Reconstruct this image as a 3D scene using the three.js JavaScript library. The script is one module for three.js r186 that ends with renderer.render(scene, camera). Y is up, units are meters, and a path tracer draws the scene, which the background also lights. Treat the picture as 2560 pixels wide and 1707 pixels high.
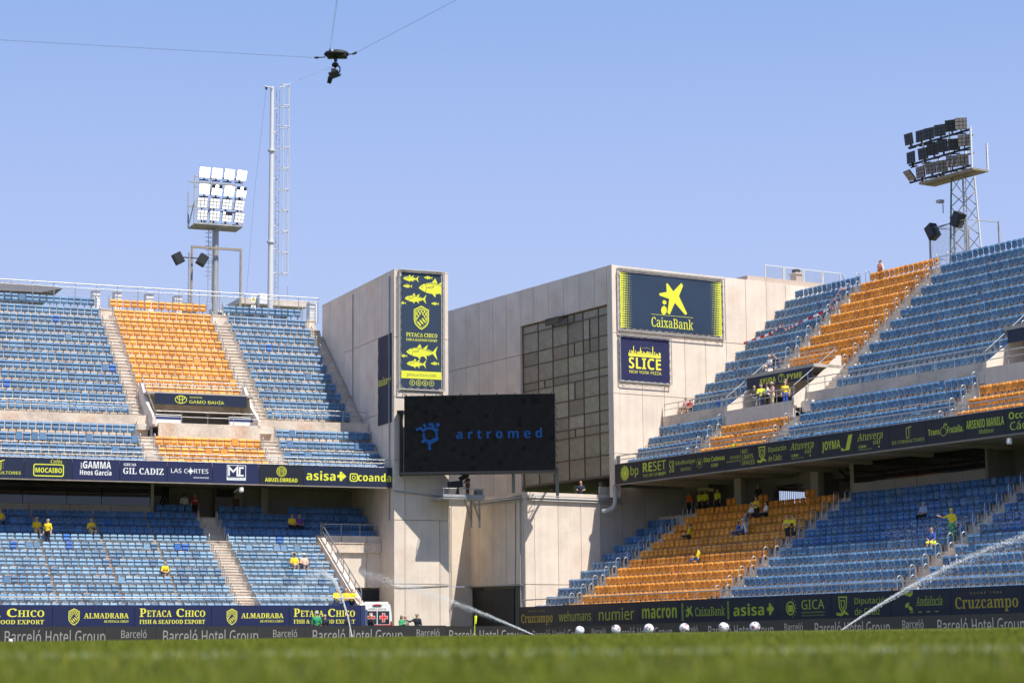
import * as THREE from 'three';
import { mergeGeometries } from 'three/addons/utils/BufferGeometryUtils.js';

// ---------- camera, sky, sun, exposure ----------
const scene = new THREE.Scene();
const camera = new THREE.PerspectiveCamera(2 * Math.atan(853.5 / 5250) * 180 / Math.PI, 1.5, 0.3, 3000);
camera.rotation.order = 'XYZ';
camera.rotation.set(0.1481, 0, -0.0083);
camera.focus = 122; camera.userData.fStop = 2.4;
const renderer = new THREE.WebGLRenderer();
renderer.toneMapping = THREE.LinearToneMapping;
renderer.toneMappingExposure = 1.2;
renderer.shadowMap.enabled = true;

function rng(seed) { let s = seed >>> 0; return () => { s = (s + 0x6d2b79f5) | 0; let t = Math.imul(s ^ (s >>> 15), 1 | s); t = (t + Math.imul(t ^ (t >>> 7), 61 | t)) ^ t; return ((t ^ (t >>> 14)) >>> 0) / 4294967296; }; }
const rnd = rng(77);
const rr = (a, b) => a + (b - a) * rnd();
// tileable value noise
function tileNoise(n, cells, seed) {
  const R = rng(seed), g = new Float32Array(cells * cells); for (let i = 0; i < g.length; i++) g[i] = R();
  const out = new Float32Array(n * n), sm = (t) => t * t * (3 - 2 * t);
  for (let j = 0; j < n; j++) for (let i = 0; i < n; i++) {
    const x = i / n * cells, y = j / n * cells, x0 = Math.floor(x), y0 = Math.floor(y), fx = sm(x - x0), fy = sm(y - y0);
    const a = g[(y0 % cells) * cells + x0 % cells], b = g[(y0 % cells) * cells + (x0 + 1) % cells], c = g[((y0 + 1) % cells) * cells + x0 % cells], d = g[((y0 + 1) % cells) * cells + (x0 + 1) % cells];
    out[j * n + i] = (a + (b - a) * fx) * (1 - fy) + (c + (d - c) * fx) * fy;
  }
  return out;
}
function fbm(n, c0, oct, seed, gain = 0.5) {
  const out = new Float32Array(n * n); let amp = 1, tot = 0;
  for (let o = 0; o < oct; o++) { const t = tileNoise(n, Math.min(n, c0 << o), seed + o * 13); for (let i = 0; i < out.length; i++) out[i] += t[i] * amp; tot += amp; amp *= gain; }
  for (let i = 0; i < out.length; i++) out[i] /= tot;
  return out;
}
{
  const W = 512, H = 256, data = new Float32Array(W * H * 4), cir = fbm(512, 6, 5, 5, 0.55);
  const stops = [[-90, .20, .20, .17], [-6, .26, .27, .24], [0, .56, .655, .92], [4, .53, .635, .915], [8, .487, .604, .91], [11, .44, .565, .905], [13.5, .395, .53, .895], [17.5, .305, .46, .835], [24, .245, .405, .79], [40, .185, .335, .70], [90, .15, .29, .62]];
  for (let j = 0; j < H; j++) for (let i = 0; i < W; i++) {
    const el = (j + 0.5) / H * 180 - 90; let k = 0; while (k < stops.length - 2 && stops[k + 1][0] < el) k++;
    const a = stops[k], b = stops[k + 1], t = Math.min(1, Math.max(0, (el - a[0]) / (b[0] - a[0])));
    let c = [0, 1, 2].map((q) => (a[1 + q] + (b[1 + q] - a[1 + q]) * t) / 1.19);
    if (el > 1 && el < 60) { const w = Math.max(0, cir[((Math.floor(j * 5.2) % 512) * 512) + (i + Math.floor(j * 0.6)) % 512] - 0.5) * 0.8; c = c.map((v, q) => v + ([.64, .67, .84][q] - v) * w); }
    const o = (j * W + i) * 4; data[o] = c[0]; data[o + 1] = c[1]; data[o + 2] = c[2]; data[o + 3] = 1;
  }
  const sky = new THREE.DataTexture(data, W, H, THREE.RGBAFormat, THREE.FloatType);
  sky.mapping = THREE.EquirectangularReflectionMapping; sky.magFilter = THREE.LinearFilter; sky.needsUpdate = true;
  scene.background = sky; scene.environment = sky;
}
const sun = new THREE.DirectionalLight(0xffffff, 5);
sun.color.setRGB(1, 0.945, 0.85);
sun.position.set(0.475 * 200, 200, 0.465 * 200 - 120); sun.target.position.set(0, 0, -120);
sun.castShadow = true; sun.shadow.mapSize.set(4096, 4096);
Object.assign(sun.shadow.camera, { left: -90, right: 90, top: 90, bottom: -90, near: 10, far: 500 });
scene.add(sun, sun.target);

// ---------- frames of the two stands: u along the rows, d away from the pitch, y up ----------
const TL = 1.169, TR = -0.5538;
function frame(ou, od, dir, n, th) {
  const ox = dir[0] * ou + n[0] * od, oz = dir[1] * ou + n[1] * od;
  return { th, P: (u, d, y) => new THREE.Vector3(ox + dir[0] * u + n[0] * d, y, oz + dir[1] * u + n[1] * d) };
}
const L = frame(46.5, 127.199, [Math.sin(TL), -Math.cos(TL)], [-Math.cos(TL), -Math.sin(TL)], Math.PI / 2 - TL);
const R = frame(-114.9, 75.164, [-Math.sin(TR), Math.cos(TR)], [Math.cos(TR), Math.sin(TR)], -(Math.PI / 2 + TR));
const W0 = { th: 0, P: (x, d, y) => new THREE.Vector3(x, y, -d) };   // plain world: x right, d ahead of the camera

// ---------- things and parts ----------
const taken = {};
function numbered(n) { const k = taken[n] = (taken[n] ?? -1) + 1; return k ? n + '_' + String(k).padStart(3, '0') : n; }
const org = new WeakMap();
function meta(o, label, category, group, kind) { if (label) o.userData.label = label; if (category) o.userData.category = category; if (group) o.userData.group = group; if (kind) o.userData.kind = kind; return o; }
function thing(F, name, label, category, [u, d, y], group) {
  const g = new THREE.Group(); g.name = numbered(name); g.position.copy(F.P(u, d, y)); g.rotation.y = F.th; scene.add(g);
  org.set(g, [u, d, y]); return meta(g, label, category, group);
}
function part(g, name, geo, mat, own) {
  const o = own || org.get(g); if (Array.isArray(geo)) geo = merge(geo);
  if (o) geo.translate(-o[0], -o[2], o[1]);
  const m = new THREE.Mesh(geo, mat); m.name = name; m.castShadow = m.receiveShadow = true; g.add(m);
  org.set(m, o); return m;
}
function lone(F, name, label, category, o, geo, mat, group, kind) {   // a thing that is one mesh
  if (Array.isArray(geo)) geo = merge(geo);
  geo.translate(-o[0], -o[2], o[1]);
  const m = new THREE.Mesh(geo, mat); m.name = numbered(name); m.castShadow = m.receiveShadow = true;
  m.position.copy(F.P(o[0], o[1], o[2])); m.rotation.y = F.th; scene.add(m); return meta(m, label, category, group, kind);
}
function copy(g, F, [u, d, y], label, turn = 0) {
  const c = g.clone(); c.name = numbered(g.name.replace(/_\d{3}$/, '')); c.position.copy(F.P(u, d, y)); c.rotation.y = F.th + turn; c.userData = { ...g.userData, label }; scene.add(c); return c;
}
function merge(list) {
  const idx = list.every((g) => g.index), un = list.map((g) => { let q = idx ? g : (g.index ? g.toNonIndexed() : g); for (const k of Object.keys(q.attributes)) if (!['position', 'normal', 'uv', 'color'].includes(k)) q.deleteAttribute(k); return q; });
  return un.length === 1 ? un[0] : mergeGeometries(un);
}
// ---------- geometry helpers, all in a frame's local axes: x = u, y up, z = -d ----------
function quadBox(x0, x1, y0, y1, z0, z1) {
  const p = [], n = [], t = [], ix = [];
  const face = (a, b, c, d, nx, ny, nz, uv) => { const k = p.length / 3; for (const v of [a, b, c, d]) { p.push(...v); n.push(nx, ny, nz); t.push(...uv(v)); } ix.push(k, k + 1, k + 2, k, k + 2, k + 3); };
  const fz = (v) => [v[0], v[1]], fx = (v) => [v[2], v[1]], fy = (v) => [v[0], v[2]];
  face([x0, y0, z1], [x1, y0, z1], [x1, y1, z1], [x0, y1, z1], 0, 0, 1, fz);
  face([x1, y0, z0], [x0, y0, z0], [x0, y1, z0], [x1, y1, z0], 0, 0, -1, fz);
  face([x1, y0, z1], [x1, y0, z0], [x1, y1, z0], [x1, y1, z1], 1, 0, 0, fx);
  face([x0, y0, z0], [x0, y0, z1], [x0, y1, z1], [x0, y1, z0], -1, 0, 0, fx);
  face([x0, y1, z1], [x1, y1, z1], [x1, y1, z0], [x0, y1, z0], 0, 1, 0, fy);
  face([x0, y0, z0], [x1, y0, z0], [x1, y0, z1], [x0, y0, z1], 0, -1, 0, fy);
  const g = new THREE.BufferGeometry();
  g.setAttribute('position', new THREE.Float32BufferAttribute(p, 3)); g.setAttribute('normal', new THREE.Float32BufferAttribute(n, 3)); g.setAttribute('uv', new THREE.Float32BufferAttribute(t, 2)); g.setIndex(ix); return g;
}
const BD = (u0, u1, y0, y1, d0, d1) => quadBox(Math.min(u0, u1), Math.max(u0, u1), y0, y1, -Math.max(d0, d1), -Math.min(d0, d1));
// straight bar between two local points [u,d,y]
function bar(a, b, r, seg = 5, r2 = r) {
  const A = new THREE.Vector3(a[0], a[2], -a[1]), B = new THREE.Vector3(b[0], b[2], -b[1]), len = A.distanceTo(B);
  const g = new THREE.CylinderGeometry(r2, r, len, seg, 1); g.translate(0, len / 2, 0);
  g.applyQuaternion(new THREE.Quaternion().setFromUnitVectors(new THREE.Vector3(0, 1, 0), B.clone().sub(A).normalize())); g.translate(A.x, A.y, A.z); return g;
}
function tube(pts, r, seg = 5, n = 0) {
  const c = new THREE.CurvePath(), v = pts.map((p) => new THREE.Vector3(p[0], p[2], -p[1]));
  for (let i = 0; i < v.length - 1; i++) c.add(new THREE.LineCurve3(v[i], v[i + 1]));
  return new THREE.TubeGeometry(n ? new THREE.CatmullRomCurve3(v, false, 'catmullrom', 0.3) : c, n || (v.length - 1) * 4, r, seg, false);
}
// prism from a profile in (d,y) run along u
function profU(pts, u0, u1, bevel = 0) {
  const s = new THREE.Shape(pts.map(([d, y]) => new THREE.Vector2(-d, y)));
  const g = new THREE.ExtrudeGeometry(s, { depth: u1 - u0 - 2 * bevel, bevelEnabled: bevel > 0, bevelSize: bevel, bevelThickness: bevel, bevelSegments: 1, curveSegments: 4 });
  g.translate(0, 0, bevel); g.rotateY(-Math.PI / 2); g.translate(u1, 0, 0); return g;
}
// prism from a profile in (u,y) run along d
function profD(pts, d0, d1, bevel = 0) {
  const s = new THREE.Shape(pts.map(([u, y]) => new THREE.Vector2(u, y)));
  const g = new THREE.ExtrudeGeometry(s, { depth: d1 - d0 - 2 * bevel, bevelEnabled: bevel > 0, bevelSize: bevel, bevelThickness: bevel, bevelSegments: 1, curveSegments: 6 });
  g.translate(0, 0, bevel - d1); return g;
}
function ball(c, r, w = 8, h = 6, sc = [1, 1, 1]) { const g = new THREE.SphereGeometry(r, w, h); g.scale(...sc); g.translate(c[0], c[2], -c[1]); return g; }

// ---------- materials ----------
function mapTex(n, fn, rep) {
  const d = new Uint8Array(n * n * 4); for (let i = 0; i < n * n; i++) { const c = fn(i % n, Math.floor(i / n), i); d[i * 4] = c[0]; d[i * 4 + 1] = c[1]; d[i * 4 + 2] = c[2]; d[i * 4 + 3] = 255; }
  const t = new THREE.DataTexture(d, n, n, THREE.RGBAFormat); t.wrapS = t.wrapT = THREE.RepeatWrapping; t.magFilter = THREE.LinearFilter; t.minFilter = THREE.LinearMipmapLinearFilter; t.generateMipmaps = true; t.colorSpace = THREE.SRGBColorSpace; t.repeat.set(rep, rep); t.needsUpdate = true; return t;
}
const n1 = fbm(512, 5, 5, 101), n2 = fbm(512, 40, 3, 202), n3 = tileNoise(512, 48, 303), n4 = fbm(512, 3, 3, 404);
const clamp = (v) => Math.max(0, Math.min(255, v));
const texConc = mapTex(512, (x, y, i) => {
  const streak = n3[((y >> 5) % 512) * 512 + x] * 0.5 + n3[x] * 0.5;
  const v = 246 + (n1[i] - 0.5) * 28 + (n2[i] - 0.5) * 10 + (streak - 0.5) * 9, w = Math.max(0, n4[i] - 0.6) * 60;
  return [clamp(v - w * 0.6), clamp(v - w - 1), clamp(v - w * 1.3 - 2)];
}, 0.16);
const texStep = mapTex(512, (x, y, i) => { const v = 238 + (n1[i] - 0.5) * 60 + (n2[i] - 0.5) * 40, w = Math.max(0, n4[i] - 0.55) * 110; return [clamp(v - w * 0.5), clamp(v - w), clamp(v - w * 1.4)]; }, 0.2);
const texGrime = mapTex(256, (x, y, i) => { const v = 225 + (n1[(y * 2) * 512 + x * 2] - 0.5) * 50 + (n2[y * 1024 + x * 2] - 0.5) * 40; return [clamp(v), clamp(v), clamp(v)]; }, 0.5);
const mat = (rgb, o = {}) => { const m = new THREE.MeshStandardMaterial({ roughness: 0.85, ...o }); m.color.setRGB(...rgb); return m; };
const phys = (rgb, o = {}) => { const m = new THREE.MeshPhysicalMaterial(o); m.color.setRGB(...rgb); return m; };
const M = {
  conc: [[.79, .68, .575], [.765, .66, .56], [.80, .695, .59], [.775, .67, .57]].map((c) => mat(c, { map: texConc, roughness: 0.92 })),
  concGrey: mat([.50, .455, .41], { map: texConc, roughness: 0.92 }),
  step: [[.76, .63, .515], [.73, .61, .50], [.78, .655, .54]].map((c) => mat(c, { map: texStep, roughness: 0.95 })),
  stair: mat([.79, .70, .60], { map: texStep, roughness: 0.95 }),
  stair2: mat([.74, .65, .555], { map: texStep, roughness: 0.95 }),
  rusty: mat([.78, .67, .565], { roughness: .92, map: mapTex(256, (x, y, i) => { const k = (y * 2) * 512 + x * 2, v = 244 + (n1[k] - .5) * 30, r = Math.max(0, n3[x * 2] * .6 + n1[k] * .6 - .72) * 420; return [clamp(v - r * .12), clamp(v - r * .34), clamp(v - r * .55)]; }, .3) }),
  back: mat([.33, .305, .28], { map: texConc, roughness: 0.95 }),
  joint: mat([.30, .255, .22], { roughness: 1 }),
  steel: mat([.50, .50, .49], { metalness: 0.75, roughness: 0.42 }),
  galv: mat([.52, .525, .53], { metalness: 0.35, roughness: 0.55, map: texGrime }),
  pale: mat([.66, .66, .67], { metalness: 0.1, roughness: 0.5 }),
  darkSteel: mat([.035, .037, .042], { metalness: 0.4, roughness: 0.5 }),
  black: mat([.014, .015, .017], { roughness: 0.6 }),
  rust: mat([.42, .36, .30], { metalness: 0.2, roughness: 0.8, map: texGrime }),
  white: mat([.74, .73, .70], { roughness: 0.6 }),
  navy: mat([.016, .028, .075], { roughness: 0.55 }),
  leg: mat([.11, .095, .085], { metalness: 0.3, roughness: 0.7 }),
  glassDark: phys([.012, .014, .016], { roughness: 0.04, ior: 1.65, metalness: 0 }),
  mull: mat([.13, .10, .08], { metalness: 0.3, roughness: 0.6 }),
};
// ---------- seat prototypes ----------
function seatSet(w, k) {   // w width, k stretch of the shell below its top edge
  const a = -w / 2, b = w / 2, Y = (pts) => pts.map(([d, y]) => [d, .845 - (.845 - y) * k]), lo = .845 - .40 * k;
  const back = profU(Y([[.12, .80], [.12, .84], [.10, .847], [.0, .748], [.0, .738], [.07, .722], [.085, .42], [.105, .42]]), a, b, .008);
  const pan = profU(Y([[.05, .722], [.062, .68], [.012, .535], [.078, .415], [.088, .42], [.076, .722]]), a + .03, b - .03, .005);
  const leg = BD(-.03, .03, 0, lo, .05, .11);
  const backO = profU(Y([[.12, .80], [.10, .845], [.08, .845], [.0, .46], [.04, .44], [.07, .44]]), a, b, .010);
  const panO = profU([[.05, lo + .02], [-.33, lo + .05], [-.35, lo + .03], [-.32, lo - .005], [.05, lo - .02]], a + .02, b - .02, .01);
  for (const g of [back, backO]) { const p = g.attributes.position; for (let i = 0; i < p.count; i++) { const t = Math.max(0, (p.getY(i) - .76) / .085); p.setX(i, p.getX(i) * (1 - .13 * Math.min(1, t))); } g.computeVertexNormals(); }
  return { back, pan, leg, backO, panO };
}
const seatGeos = { LU: seatSet(.45, 1.3), LL: seatSet(.435, 1.08), RU: seatSet(.415, 1.2), RL: seatSet(.425, 1.08) };
const tint = (g, c) => { const n = g.attributes.position.count, a = new Float32Array(n * 3); for (let i = 0; i < n; i++) a.set(c, i * 3); g = g.clone(); g.setAttribute('color', new THREE.BufferAttribute(a, 3)); return g; };
const seatWhole = Object.fromEntries(Object.entries(seatGeos).map(([k, g]) => [k, [merge([tint(g.back, [1, 1, 1]), tint(g.pan, [1, 1, 1]), tint(g.leg, [.35, .3, .25])]), merge([tint(g.backO, [1, 1, 1]), tint(g.panO, [.95, .95, .95]), tint(g.leg, [.35, .3, .25])])]]));
const SEATCOL = {
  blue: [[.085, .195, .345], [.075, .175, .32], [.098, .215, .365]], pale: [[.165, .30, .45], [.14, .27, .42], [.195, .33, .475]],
  shadeBlue: [[.06, .175, .40], [.05, .16, .375], [.07, .19, .42]], fresh: [[.015, .13, .46]], orange: [[.76, .30, .03], [.72, .275, .027], [.79, .33, .038]],  // first set: deeper blue, shade of the upper tier put into the colour
};
const seatMats = Object.fromEntries(Object.entries(SEATCOL).map(([k, v]) => [k, v.flatMap((c) => [mat(c, { roughness: 0.4 }), mat(c.map((x) => x * .86), { roughness: 0.45 }), mat(c.map((x) => Math.min(.92, x * 1.1 + .01)), { roughness: 0.5 })])]));
const seats = [];   // {F,u,d,y,col,open,where,row,n}
const occupied = [];
function seatRow(F, u0, u1, pitch, d, y, col, where, row, from, opts = {}) {
  const n = Math.round((u1 - u0) / pitch), p = (u1 - u0) / n;
  for (let i = 0; i < n; i++) {
    const u = u0 + p * (i + 0.5); let c = typeof col === 'function' ? col(u, row) : col;
    const occ = occupied.some((o) => o[0] === F && Math.abs(o[1] - u) < p * 0.55 && Math.abs(o[2] - d) < 0.3);
    const open = occ || rnd() < (opts.open ?? 0.012);
    if (c !== 'orange' && rnd() < (opts.fresh ?? 0.004)) c = 'fresh';
    seats.push({ F, u: u + rr(-.006, .006), d: d + rr(-.008, .008), y, col: c, open, where, row, n: i + 1, from, tier: (F === L ? 'L' : 'R') + (y > 10.5 ? 'U' : 'L') });
  }
}
const ones = ['', 'first', 'second', 'third', 'fourth', 'fifth', 'sixth', 'seventh', 'eighth', 'ninth'];
const ord = (n) => n < 14 ? ordinals[n - 1] : n < 20 ? ['fourteenth', 'fifteenth', 'sixteenth', 'seventeenth', 'eighteenth', 'nineteenth'][n - 14] : n % 10 ? ['twenty', 'thirty', 'forty'][Math.floor(n / 10) - 2] + '-' + ones[n % 10] : ['twentieth', 'thirtieth', 'fortieth'][n / 10 - 2];
const ordinals = ['first', 'second', 'third', 'fourth', 'fifth', 'sixth', 'seventh', 'eighth', 'ninth', 'tenth', 'eleventh', 'twelfth', 'thirteenth'];
function buildSeats() {
  camera.updateMatrixWorld(); const inv = camera.matrixWorldInverse.copy(camera.matrixWorld).invert(), v = new THREE.Vector3();
  const kx = 1280 / 5250, ky = 853.5 / 5250;
  for (const s of seats) { v.copy(s.F.P(s.u, s.d, s.y + .6)); s.z = v.length(); v.applyMatrix4(inv); s.inFrame = v.z < 0 && Math.abs(v.x / v.z) < kx * 1.002 && Math.abs(v.y / v.z) < ky; }
  for (const kind of ['orange', 'blue']) {
    const all = seats.filter((s) => (s.col === 'orange') === (kind === 'orange'));
    const vis = all.filter((s) => s.inFrame).sort((a, b) => a.z - b.z), single = new Set(vis.slice(0, 300));
    let protoF = null, protoO = null;
    for (const s of single) {
      const g = new THREE.Group(); g.name = numbered(kind === 'orange' ? 'orange_stadium_seat' : 'blue_stadium_seat'); g.position.copy(s.F.P(s.u, s.d, s.y)); g.rotation.set(rr(-.025, .035), s.F.th + rr(-.03, .03), rr(-.012, .012), 'YXZ'); scene.add(g);
      const ms = seatMats[s.col], mi = Math.floor(rnd() * ms.length), m = ms[mi];
      const seatGeo = seatGeos[s.tier]; for (const [nm, geo, mm] of s.open ? [['backrest', seatGeo.backO, m], ['seat_pan', seatGeo.panO, m], ['leg', seatGeo.leg, M.leg]] : [['backrest', seatGeo.back, m], ['seat_pan', seatGeo.pan, m], ['leg', seatGeo.leg, M.leg]]) { const q = new THREE.Mesh(geo, mm); q.name = nm; q.castShadow = q.receiveShadow = true; g.add(q); }
      meta(g, `${s.open ? 'lowered' : 'folded'} ${kind} seat, ${s.where}, ${ordinals[s.row]} row, ${ord(s.n)} ${s.from}`, 'seat', kind + ' stadium seats');
    }
    const rest = all.filter((s) => !single.has(s));
    for (const tier of ['LU', 'LL', 'RU', 'RL']) for (const open of [false, true]) {
      const q = rest.filter((s) => s.open === open && s.tier === tier); if (!q.length) continue;
      const im = new THREE.InstancedMesh(seatWhole[tier][open ? 1 : 0], mat([1, 1, 1], { roughness: 0.48, vertexColors: true }), q.length);
      const m4 = new THREE.Matrix4(), e = new THREE.Euler(), c = new THREE.Color();
      q.forEach((s, i) => { m4.makeRotationFromEuler(e.set(rr(-.025, .035), s.F.th + rr(-.03, .03), rr(-.012, .012), 'YXZ')).setPosition(s.F.P(s.u, s.d, s.y)); im.setMatrixAt(i, m4); const k = SEATCOL[s.col], b = k[Math.floor(rnd() * k.length)], f = rr(.84, 1.12); im.setColorAt(i, c.setRGB(b[0] * f, b[1] * f, b[2] * f)); });
      im.name = numbered(open ? kind + '_lowered_seats' : kind + '_seat_rows'); im.castShadow = im.receiveShadow = true; scene.add(im);
      const where = { LU: 'upper left', LL: 'lower left', RU: 'upper right', RL: 'lower right' }[tier]; meta(im, open ? `scattered ${kind} plastic seats left lowered in the ${where} stand` : `far rows of folded ${kind} plastic seats filling the ${where} stand`, 'seats', null, 'stuff');
    }
  }
}

// ---------- terraces ----------
// rows: [d, tread y]; front edge of a tread lies 0.55 m before its seat line
function terrace(F, g, rows, u0, u1, skip, lastD) {
  rows.forEach(([d, y], k) => {
    const dn = k < rows.length - 1 ? rows[k + 1][0] - 0.55 : lastD, rise = k ? y - rows[k - 1][1] : 0.5;
    let spans = [[u0, u1]]; if (skip) for (const [a, b, ks] of skip) if (ks.includes(k)) spans = spans.flatMap(([p, q]) => b <= p || a >= q ? [[p, q]] : [[p, a], [b, q]].filter(([x, w]) => w - x > .05));
    for (const [p, q] of spans) part(g, 'terrace_step', [BD(p, q, y - rise - 0.18, y - .07, d - 0.55, dn + 0.02), BD(p, q, y - .07, y, d - .60, dn + .02)], M.step[k % 3]);
  });
}
function stairs(g, rows, u0, u1, from = 0, to = rows.length - 1) {
  for (let k = from; k < to; k++) {
    const [d, y] = rows[k], [d2, y2] = rows[k + 1], e = d2 - 0.55;
    const st = (q, off, e0) => { const t = y + (y2 - y) * q / 3; part(g, 'stair_step', [BD(u0 + off, u1 - off, y + .004, t - .06, e - e0, e - .004 - off), BD(u0 + off, u1 - off, t - .06, t, e - e0 - .045, e - .004 - off)], (k + q) % 2 ? M.stair : M.stair2); };
    st(1, 0, .62); st(2, .003, .31);
  }
}
const hoopGeo = (() => { const g = tube([[0, 0, 0], [0, 0, .80], [0, .07, .96], [0, .2, 1.02], [0, .33, .96], [0, .40, .80], [0, .40, 0]], .03, 5, 16); return g; })();
function hoop(F, u, d, y, label) {
  const m = new THREE.Mesh(hoopGeo, M.steel); m.name = numbered('stair_handrail'); m.position.copy(F.P(u, d, y)); m.rotation.y = F.th; m.castShadow = m.receiveShadow = true; scene.add(m); meta(m, label, 'handrail', 'hoop handrails beside the stairs');
}
// railing along a polyline of [u,d,y]; y is the base
function railing(F, label, pts, h, { rails = [1], step = 1.6, r = .03, name = 'railing', m = M.steel, posts = true, group, rp = r * .75 } = {}) {
  const g = thing(F, name, label, 'railing', pts[0], group);
  rails.forEach((q, i) => { for (let k = 0; k < pts.length - 1; k++) part(g, i ? 'mid_rail' : 'top_rail', bar([pts[k][0], pts[k][1], pts[k][2] + h * q], [pts[k + 1][0], pts[k + 1][1], pts[k + 1][2] + h * q], i ? rp : r), m); });
  if (posts) for (let k = 0; k < pts.length - 1; k++) {
    const A = pts[k], B = pts[k + 1], len = Math.hypot(B[0] - A[0], B[1] - A[1], B[2] - A[2]), n = Math.max(1, Math.round(len / step));
    for (let i = k ? 1 : 0; i <= n; i++) { const t = i / n, p = [0, 1, 2].map((q) => A[q] + (B[q] - A[q]) * t); part(g, 'post', bar(p, [p[0], p[1], p[2] + h - r * .5], r * .85, 4), m); }
  }
  return g;
}
// ---------- where people are (seated ones lower their seat) ----------
const folk = [];
const sitAt = (F, u, d, y, turn, pose, c, label) => { occupied.push([F, u, d]); folk.push([F, [u, d + .02, y], turn, pose, c, label]); };
const standAt = (F, u, d, y, turn, pose, c, label) => folk.push([F, [u, d, y], turn, pose, c, label]);
const LY = (k) => [.05 + .947 * k, 3.28 + .572 * k - .845], RY = (k) => [.115 + .935 * k, 3.22 + .587 * k - .845], UY = (k) => k < 11 ? [11.73 + .925 * k, 17.14 + .815 * k - .845] : [21.92, 25.255];
sitAt(L, -24.13, ...LY(10), .3, 'sit', { top: 'yellow', leg: 'jeans' }, 'person in yellow shirt cut by the left edge of the picture');
sitAt(L, -21.97, ...LY(9), 0, 'sit', { top: 'yellow', leg: 'beige', hat: 'cap', hatc: 'beige' }, 'seated person in yellow shirt, cap and beige trousers at left');
standAt(L, -21.5, LY(8)[0] - .25, LY(8)[1], -.7, 'stand', { top: 'yellow', leg: 'navy', hair: 'greyhair' }, 'standing person in yellow shirt and dark trousers among the blue seats');
sitAt(L, -18.48, ...LY(9), .15, 'sit fold', { top: 'yellow', leg: 'beige', bag: 1, hair: 'greyhair' }, 'seated person in yellow shirt with black shoulder bag');
sitAt(L, -14.79, ...LY(4), .1, 'sit lean', { top: 'yellow', leg: 'black', shin: 'skin', shoe: 'yellow', s: .92 }, 'young person in yellow sitting alone in the sunlit lower left rows');
sitAt(L, -4.69, ...LY(10), 0, 'sit', { top: 'yellow', leg: 'black', hair: 'black' }, 'seated person in yellow beside one in purple, in the shade');
sitAt(L, -4.18, ...LY(10), 0, 'sit', { top: 'purple', leg: 'black' }, 'seated person in purple shirt in the shaded left rows');
sitAt(L, -5.96, ...LY(5), 0, 'sit', { top: 'yellow', leg: 'grey', shin: 'skin', hat: 'cap', hatc: 'black' }, 'stout seated person in yellow shirt and black cap');
sitAt(L, -5.3, ...LY(5), 0, 'sit', { top: 'peach', leg: 'jeans', shin: 'skin', hat: 'cap', hatc: 'white' }, 'seated person in pale pink top and white cap');
standAt(L, -4.74, -.28, LY(0)[1], .2, 'stand rail', { top: 'yellow', leg: 'jeans' }, 'person in yellow at the rail behind the water spray');
standAt(L, -4.1, -.25, LY(0)[1], -.3, 'stand rail', { top: 'yellow', leg: 'blue' }, 'person in yellow at the rail beside the flank wall');
standAt(L, -3.72, -.3, LY(0)[1], -.6, 'stand rail', { top: 'yellow', leg: 'navy', hair: 'black' }, 'dark-haired person in yellow nearest the flank wall');
standAt(L, -11.12, 13.6, 9.3, 3, 'stand', { top: 'white', leg: 'black', shin: 'orange' }, 'person in white shirt in the dark left doorway');
standAt(L, -10.44, 13.4, 9.3, 0, 'stand', { top: 'red', leg: 'black', shin: 'red', stripe: 1 }, 'steward in red vest in the dark left doorway');
standAt(L, -7.62, 13.2, 9.3, 0, 'stand', { top: 'brown', leg: 'black', hair: 'greyhair' }, 'person in brown shirt between the concourse pillars');
standAt(L, -6.49, -1.7, .79, 2.9, 'stand', { top: 'green', leg: 'black', hair: 'greyhair', s: 1.1 }, 'person in green shirt standing behind the LED boards');
standAt(L, -5.93, -1.6, .79, -.5, 'stand', { top: 'suit', leg: 'suit', arm: 'suit', hair: 'greyhair' }, 'grey-haired person in dark suit beside the one in green');
standAt(L, -4.42, -1.6, .79, .4, 'stand', { top: 'suit', leg: 'suit', arm: 'suit' }, 'person in dark suit half hidden by the water jet');
standAt(L, -3.01, -1.9, .79, -1.3, 'stand', { top: 'suit', leg: 'suit', arm: 'suit', hair: 'white' }, 'white-haired person in navy suit in front of the ambulance');
standAt(L, .1, 1.0, .79, .5, 'stand fold', { top: 'green', leg: 'black', arm: 'green', long: 1, hair: 'brown' }, 'long-haired person in green jacket beside the tower foot');
standAt(L, .55, 1.6, .79, .2, 'stand', { top: 'grey', leg: 'grey', arm: 'grey', hair: 'greyhair' }, 'person in grey behind the one in green jacket');
standAt(L, 1.15, 1.0, .79, -.7, 'stand point', { top: 'suit', leg: 'suit', arm: 'suit', hair: 'black', s: 1.06 }, 'person in dark suit pointing beside the tower foot');
standAt(R, -5.55, 4.8, 10.0, .9, 'stand rail', { top: 'navy', leg: 'navy', hair: 'black' }, 'person in navy shirt leaning on the podium parapet');
sitAt(R, -2.62, ...UY(0), .2, 'sit', { top: 'pink', leg: 'black', shin: 'skin', hat: 'cap', hatc: 'grey' }, 'seated person in pink shirt below the pizza banner');
sitAt(R, -2.12, ...UY(0), .2, 'sit', { top: 'red', leg: 'black', shin: 'skin', hat: 'sun', hatc: 'beige', s: .88 }, 'seated child in red with straw hat below the pizza banner');
sitAt(R, 3.28, ...UY(3), 0, 'sit', { top: 'white', leg: 'beige', hat: 'sun', hatc: 'beige' }, 'seated person in white shirt and straw hat by the stairs');
sitAt(R, 3.95, ...UY(3), -.3, 'sit raise', { top: 'navy', leg: 'jeans', hair: 'black' }, 'seated person in navy beside the straw-hatted one');
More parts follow.
